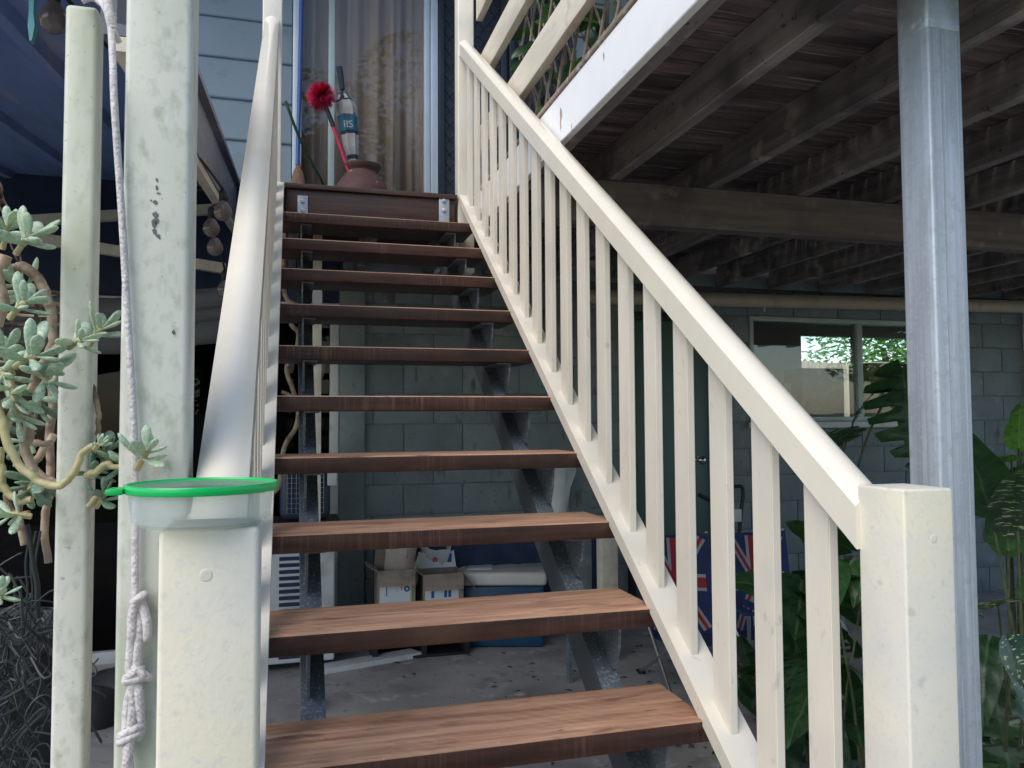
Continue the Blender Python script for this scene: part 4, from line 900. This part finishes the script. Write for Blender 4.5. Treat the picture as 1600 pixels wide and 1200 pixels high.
# white board on the floor, other odds
a, b_ = atZ(505, 1046, GZ+.03), atZ(660, 1019, GZ+.03)
pnl = obj('white_panel', poly([a, b_, b_+Vector((-.06, .10, 0)), a+Vector((-.06, .10, 0))], .03, (0, 0, -1)), M['white']); tag(pnl, 'long white board lying on the floor below the third tread', 'board')
dw = thing('door_panel', 'tall pale grey board standing behind the right stringer', 'board', tuple(atY(910, 990, 3.1)))
a, b_ = atY(893, 800, 3.12), atY(924, 800, 3.12); box('panel', a.x, b_.x, 3.12, 3.16, GZ, .42, M['block'], dw, .004)
a, b_ = atY(941, 900, 2.88), atY(966, 900, 2.88)
cp_ = thing('short_post', 'short cream post standing on the floor near the flag chairs', 'post', (a.x, 2.88, GZ)); box('shaft', a.x, b_.x, 2.88, 2.97, GZ, 1.599 if 0 else .05, M['batten'], cp_, .004)
a = atY(889, 1040, 2.6); ps = box('stair_prop', a.x, a.x+.022, 2.6, 2.64, GZ, atY(889, 985, 2.6).z, M['galv_dark']); tag(ps, 'short grey upright below the right stringer', 'prop')
bag('hanging_bag', 'crumpled clear plastic bag hanging behind the right stringer', M['plasticbag'], 868, 800, 3.0, .10, .30, 5)

# camp chairs with the flag print
def camp_chair(px, py, d, yaw, lab):
    top = at(px, py, d); x, y = top.x, top.y; t = thing('camp_chair', lab, 'chair', (x, y, GZ), 'flag camp chairs')
    H = top.z-GZ; hw = .185; zb0 = H-.54
    Mx = Matrix.Translation((x, y, GZ)) @ Matrix.Rotation(R(yaw), 4, 'Z')
    def part(name, b, m, par=None):
        me = b
        if isinstance(b, bmesh.types.BMesh): me = bpy.data.meshes.new(name); b.to_mesh(me); b.free()
        me.transform(Mx); return obj(name, me, m, par or t, smooth=40)
    V = []; F = []; n = 12                                  # sling back facing -y, slightly dished
    for i in range(n+1):
        u = -1+2*i/n
        for j in range(7):
            v = j/6; V.append((u*hw, .05*(1-u*u)+.10*v, zb0+(H-zb0)*v-(.012*(1-u*u) if j == 6 else 0)))
    for i in range(n):
        for j in range(6): a = i*7+j; F.append((a, a+7, a+8, a+1))
    back = part('backrest', pyd(V, F), M['flagblue'])
    zb, zt = zb0, H
    def P3(u, v, off): return Vector((u*hw, .05*(1-u*u)+.10*v-off, zb+(zt-zb)*v))
    def strip(pts, off):
        # ribbon on the back: list of (u0,v0,u1,v1,width)
        V = []; F = []
        for u0, v0, u1, v1, w in pts:
            du, dv = (u1-u0)*hw, (v1-v0)*(zt-zb); L = math.hypot(du, dv); nu, nv = -dv/L*w/2/hw, du/L*w/2/(zt-zb); k = len(V); m_ = 8
            for i in range(m_+1):
                s = i/m_; V += [P3(u0+(u1-u0)*s+nu, v0+(v1-v0)*s+nv, off), P3(u0+(u1-u0)*s-nu, v0+(v1-v0)*s-nv, off)]
                if i: F.append((k+2*i-2, k+2*i, k+2*i+1, k+2*i-1))
        return pyd(V, F)
    dg = [(-.80, .95, -.10, .55, .05), (.80, .95, .10, .55, .05), (-.80, .05, -.10, .45, .05), (.80, .05, .10, .45, .05)]
    part('white_print', strip(dg+[(-.85, .50, .85, .50, .09), (0, .05, 0, .95, .09)], .003), M['flagwhite'], back)
    part('red_print', strip([(a, b+.0, c, d_, .018) for a, b, c, d_, w in dg]+[(-.85, .50, .85, .50, .054), (0, .05, 0, .95, .054)], .005), M['flagred'], back)
    V = [(-hw, .05, zb), (hw, .05, zb), (hw, -.40, zb+.06), (-hw, -.40, zb+.06)]
    part('seat', poly(V, .006, (0, 0, -1)), M['flagblue'])
    for s in (-1, 1):
        vv, ff = tubedata([Vector((s*(hw+.012), -.42, 0.008)), Vector((s*(hw+.012), .06, zb+.1)), Vector((s*(hw+.012), .155, H))], .010, 8); part('leg', pyd(vv, ff), M['steel'])
        vv, ff = tubedata([Vector((s*(hw+.012), .16, 0.008)), Vector((s*(hw+.012), -.40, zb+.06))], .010, 8); part('leg', pyd(vv, ff), M['steel'])
        part('armrest', bbox(s*(hw+.012)-.03, s*(hw+.012)+.03, -.42, .06, zb+.20, zb+.215, .005), M['flagblue'])
        vv, ff = tubedata([Vector((s*(hw+.012), -.40, zb+.06)), Vector((s*(hw+.012), -.40, zb+.20))], .010, 8); part('arm_post', pyd(vv, ff), M['steel'])
        for yy in (-.42, .16): part('foot', bbox(s*(hw+.012)-.02, s*(hw+.012)+.02, yy-.03, yy+.03, .0005, .014, .004), M['black'])
    return t
camp_chair(1066, 838, 4.35, -8, 'blue folding camp chair with flag print nearest the stairs')
camp_chair(1194, 834, 4.35, -4, 'blue folding camp chair with flag print nearest the plants')
wf = thing('walking_frame', 'black handled walking frame folded against the wall', 'walking frame', tuple(atZ(1130, 985, GZ)))
WYF = 3.35
for pts in ([(1092, 773), (1110, 783), (1122, 800), (1124, 880), (1120, 975)], [(1140, 762), (1158, 760), (1161, 772), (1158, 800), (1152, 880), (1148, 975)]):
    tube('handle_tube', [atY(px, py, WYF) for px, py in pts]+[Vector((atY(*pts[-1], WYF).x, WYF, GZ))], .013, M['black'], wf, 8)
a, b_ = atY(1140, 796, WYF-.02), atY(1158, 815, WYF-.02); box('tag', a.x, b_.x, WYF-.03, WYF-.015, b_.z, a.z, M['white'], wf, .004)
tube('cross_tube', [atY(1122, 850, WYF), atY(1155, 850, WYF)], .010, M['steel'], wf, 8, 0)

# boxes inside the store room window
for px0, px1, py0, py1, Y, lab, mm in ((1253, 1320, 575, 652, 4.15, 'grey flattened box standing inside the left window pane', 'navybeam'), (1357, 1430, 567, 655, 4.1, 'brown cardboard box standing inside the right window pane', 'card'), (1225, 1258, 597, 652, 4.3, 'small timber box inside the left window pane', 'plank')):
    a, b_ = atY(px0, py0, Y), atY(px1, py1, Y); o_ = box('stored_box', a.x, b_.x, Y, Y+.25, b_.z-.25, a.z, M[mm], None, .004); tag(o_, lab, 'box', 'boxes on the shelf inside the window')
ss = box('store_shelf', 3.02, 5.58, 4.0, 4.6, .30, min(atY(1253, 652, 4.15).z, atY(1357, 655, 4.1).z, atY(1225, 652, 4.3).z)-.252, M['plank']); tag(ss, 'timber shelf inside the store room window', 'shelf')

# ================================================================== PLANTS, right
mons = leafmesh(1, 1.0, 6.5, .22, .10, 60, heart=.22); mons.materials.append(M['leaf'])
mons2 = leafmesh(1, 1.0, 6.5, .22, .10, 60, heart=.22); mons2.materials.append(M['leaf2'])
class Broad(dict):
    def __getitem__(self, k): return random.choice(dict.__getitem__(self, k))
broad = Broad()
for k in ('leaf', 'leaf2', 'leaf3', 'leafv'):
    broad[k] = [leafmesh(1, w_, 0, d_, f_, 22) for w_, d_, f_ in ((.55, .30, .22), (.48, .60, .35), (.62, .15, .12), (.52, -.12, .45))]
    for me in dict.__getitem__(broad, k): me.materials.append(M[k])
mo = thing('monstera', 'split leaf monstera with drooping leaf in front of the window', 'monstera', tuple(atZ(1400, 900, GZ)))
root = Vector((3.05, 2.55, GZ))
def stalk(t, p, rt, r=.008, m='trunk', bend=.3):
    mid_ = rt.lerp(p, .6)+Vector((0, 0, bend)); tube('stalk', [rt, rt.lerp(mid_, .5)+Vector((0, 0, .1)), mid_, p], (r*1.3, r*.7), M[m], t, 6)
for (px, py, d, ang, s, me) in ((1412, 575, 3.9, (-.28, -.30, -1), .47, mons), (1318, 690, 4.3, (-.7, -.4, .25), .30, mons2), (1335, 655, 4.3, (.1, -.5, .9), .18, mons)):
    p = at(px, py, d); inst('leaf', me, aim(p, ang, .5, s), mo); stalk(mo, p, root)
def bush(name, lab, cat, base, leaves, stems=.008, m='trunk'):
    t = thing(name, lab, cat, base); b0_ = Vector(base)
    for (px, py, d, ang, s, k, roll) in leaves:
        p = at(px, py, d); me = k if not isinstance(k, str) else broad[k]
        inst('leaf', me, aim(p, ang, roll, s), t); (stalk(t, p, b0_+Vector((random.uniform(-.05, .05), random.uniform(-.05, .05), 0)), stems, m, .08) if (len(leaves) < 12 or random.random() < .35) else None)
    return t
rnd = random.Random(4)
def spray(x0, x1, y0, y1, d0, d1, n, ks, s0, s1):
    out = []
    for i in range(n):
        out.append((rnd.uniform(x0, x1), rnd.uniform(y0, y1), rnd.uniform(d0, d1), (rnd.uniform(-1, 1), rnd.uniform(-1, .1), rnd.uniform(-.8, .45)), rnd.uniform(s0, s1), rnd.choice(ks), rnd.uniform(-.6, .6)))
    return out
bush('leafy_plant', 'dark green broad leaved plant behind the lower balusters', 'plant', tuple(atZ(1255, 1190, GZ)), spray(1222, 1350, 880, 1130, 3.0, 3.6, 28, ['leaf', 'leaf', 'leaf', 'leaf', mons], .2, .4), .006)
bush('leafy_plant', 'green leafy plant close behind the right newel post', 'plant', tuple(atZ(1330, 1290, GZ)), spray(1285, 1420, 830, 1140, 2.6, 3.0, 26, ['leaf', 'leaf', 'leaf2'], .16, .3), .005)
bush('speckled_plant', 'speckled leaf dumb cane plant at the lower right corner', 'plant', tuple(atZ(1610, 1330, GZ)),
     [(1578, 1010, 1.95, (.12, -.45, -1), .36, 'leafv', .1), (1590, 830, 2.2, (-.25, -.3, .8), .34, 'leafv', .2), (1548, 800, 2.3, (-.5, -.2, .9), .32, 'leaf', 0), (1560, 940, 2.2, (-.9, -.4, .15), .26, 'leafv', .3),
      (1605, 930, 2.3, (.5, -.2, .7), .3, 'leaf2', 0), (1600, 1100, 2.2, (.3, -.5, -.6), .3, 'leaf', 0), (1575, 860, 2.4, (-.1, -.1, 1), .25, 'leaf2', 0), (1545, 1000, 2.5, (-.6, -.4, -.4), .25, 'leaf', 0)], .006)
bush('monstera', 'low monstera with split leaves at the bottom right by the steel post', 'monstera', tuple(atZ(1560, 1290, GZ)),
     [(1548, 1050, 2.5, (-.2, -.4, -1), .34, mons, .4), (1590, 1060, 2.7, (.4, -.5, -.7), .3, mons, 0), (1530, 1120, 2.6, (-.8, -.4, -.4), .25, mons2, 0), (1600, 960, 2.8, (.3, -.3, .6), .3, mons2, 0)], .009)
bush('bright_plant', 'bright green ruffled plant by the end of the block wall', 'plant', tuple(atZ(1590, 1000, GZ)),
     [(1592, 700, 3.6, (-.3, -.3, .9), .22, 'leaf3', 0), (1580, 720, 3.5, (-.8, -.3, .3), .2, 'leaf3', .2), (1600, 740, 3.6, (-.4, -.4, -.6), .26, 'leaf3', 0), (1575, 735, 3.7, (-.7, -.2, -.5), .24, 'leaf', .3),
      (1560, 715, 3.6, (-.9, -.2, .1), .12, 'leaf3', 0), (1595, 790, 3.4, (-.2, -.3, .7), .28, 'leaf2', 0), (1565, 760, 3.8, (-.9, -.3, -.5), .22, 'leaf', .5), (1600, 665, 3.7, (-.4, -.2, .6), .2, 'leaf3', .4), (1598, 830, 3.4, (-.6, -.4, .4), .25, 'leaf', .4)], .007)
bush('leafy_plant', 'dark plant in the shade low behind the camp chairs', 'plant', tuple(atZ(1225, 1100, GZ)), spray(1150, 1260, 985, 1080, 3.4, 3.8, 18, ['leaf', 'leaf'], .14, .28), .005)
for px, py, lab, r_ in ((1612, 1235, 'black plastic plant pot at the lower right corner', .16),):
    p = atZ(1610, 1330, GZ); pt_ = obj('plant_pot', lathe([(.11, .0005), (r_, .22), (r_+.012, .22), (r_+.012, .25), (r_-.01, .25), (r_-.02, .20), (0, .2)], p, 28), M['pot'], smooth=40); tag(pt_, lab, 'pot')
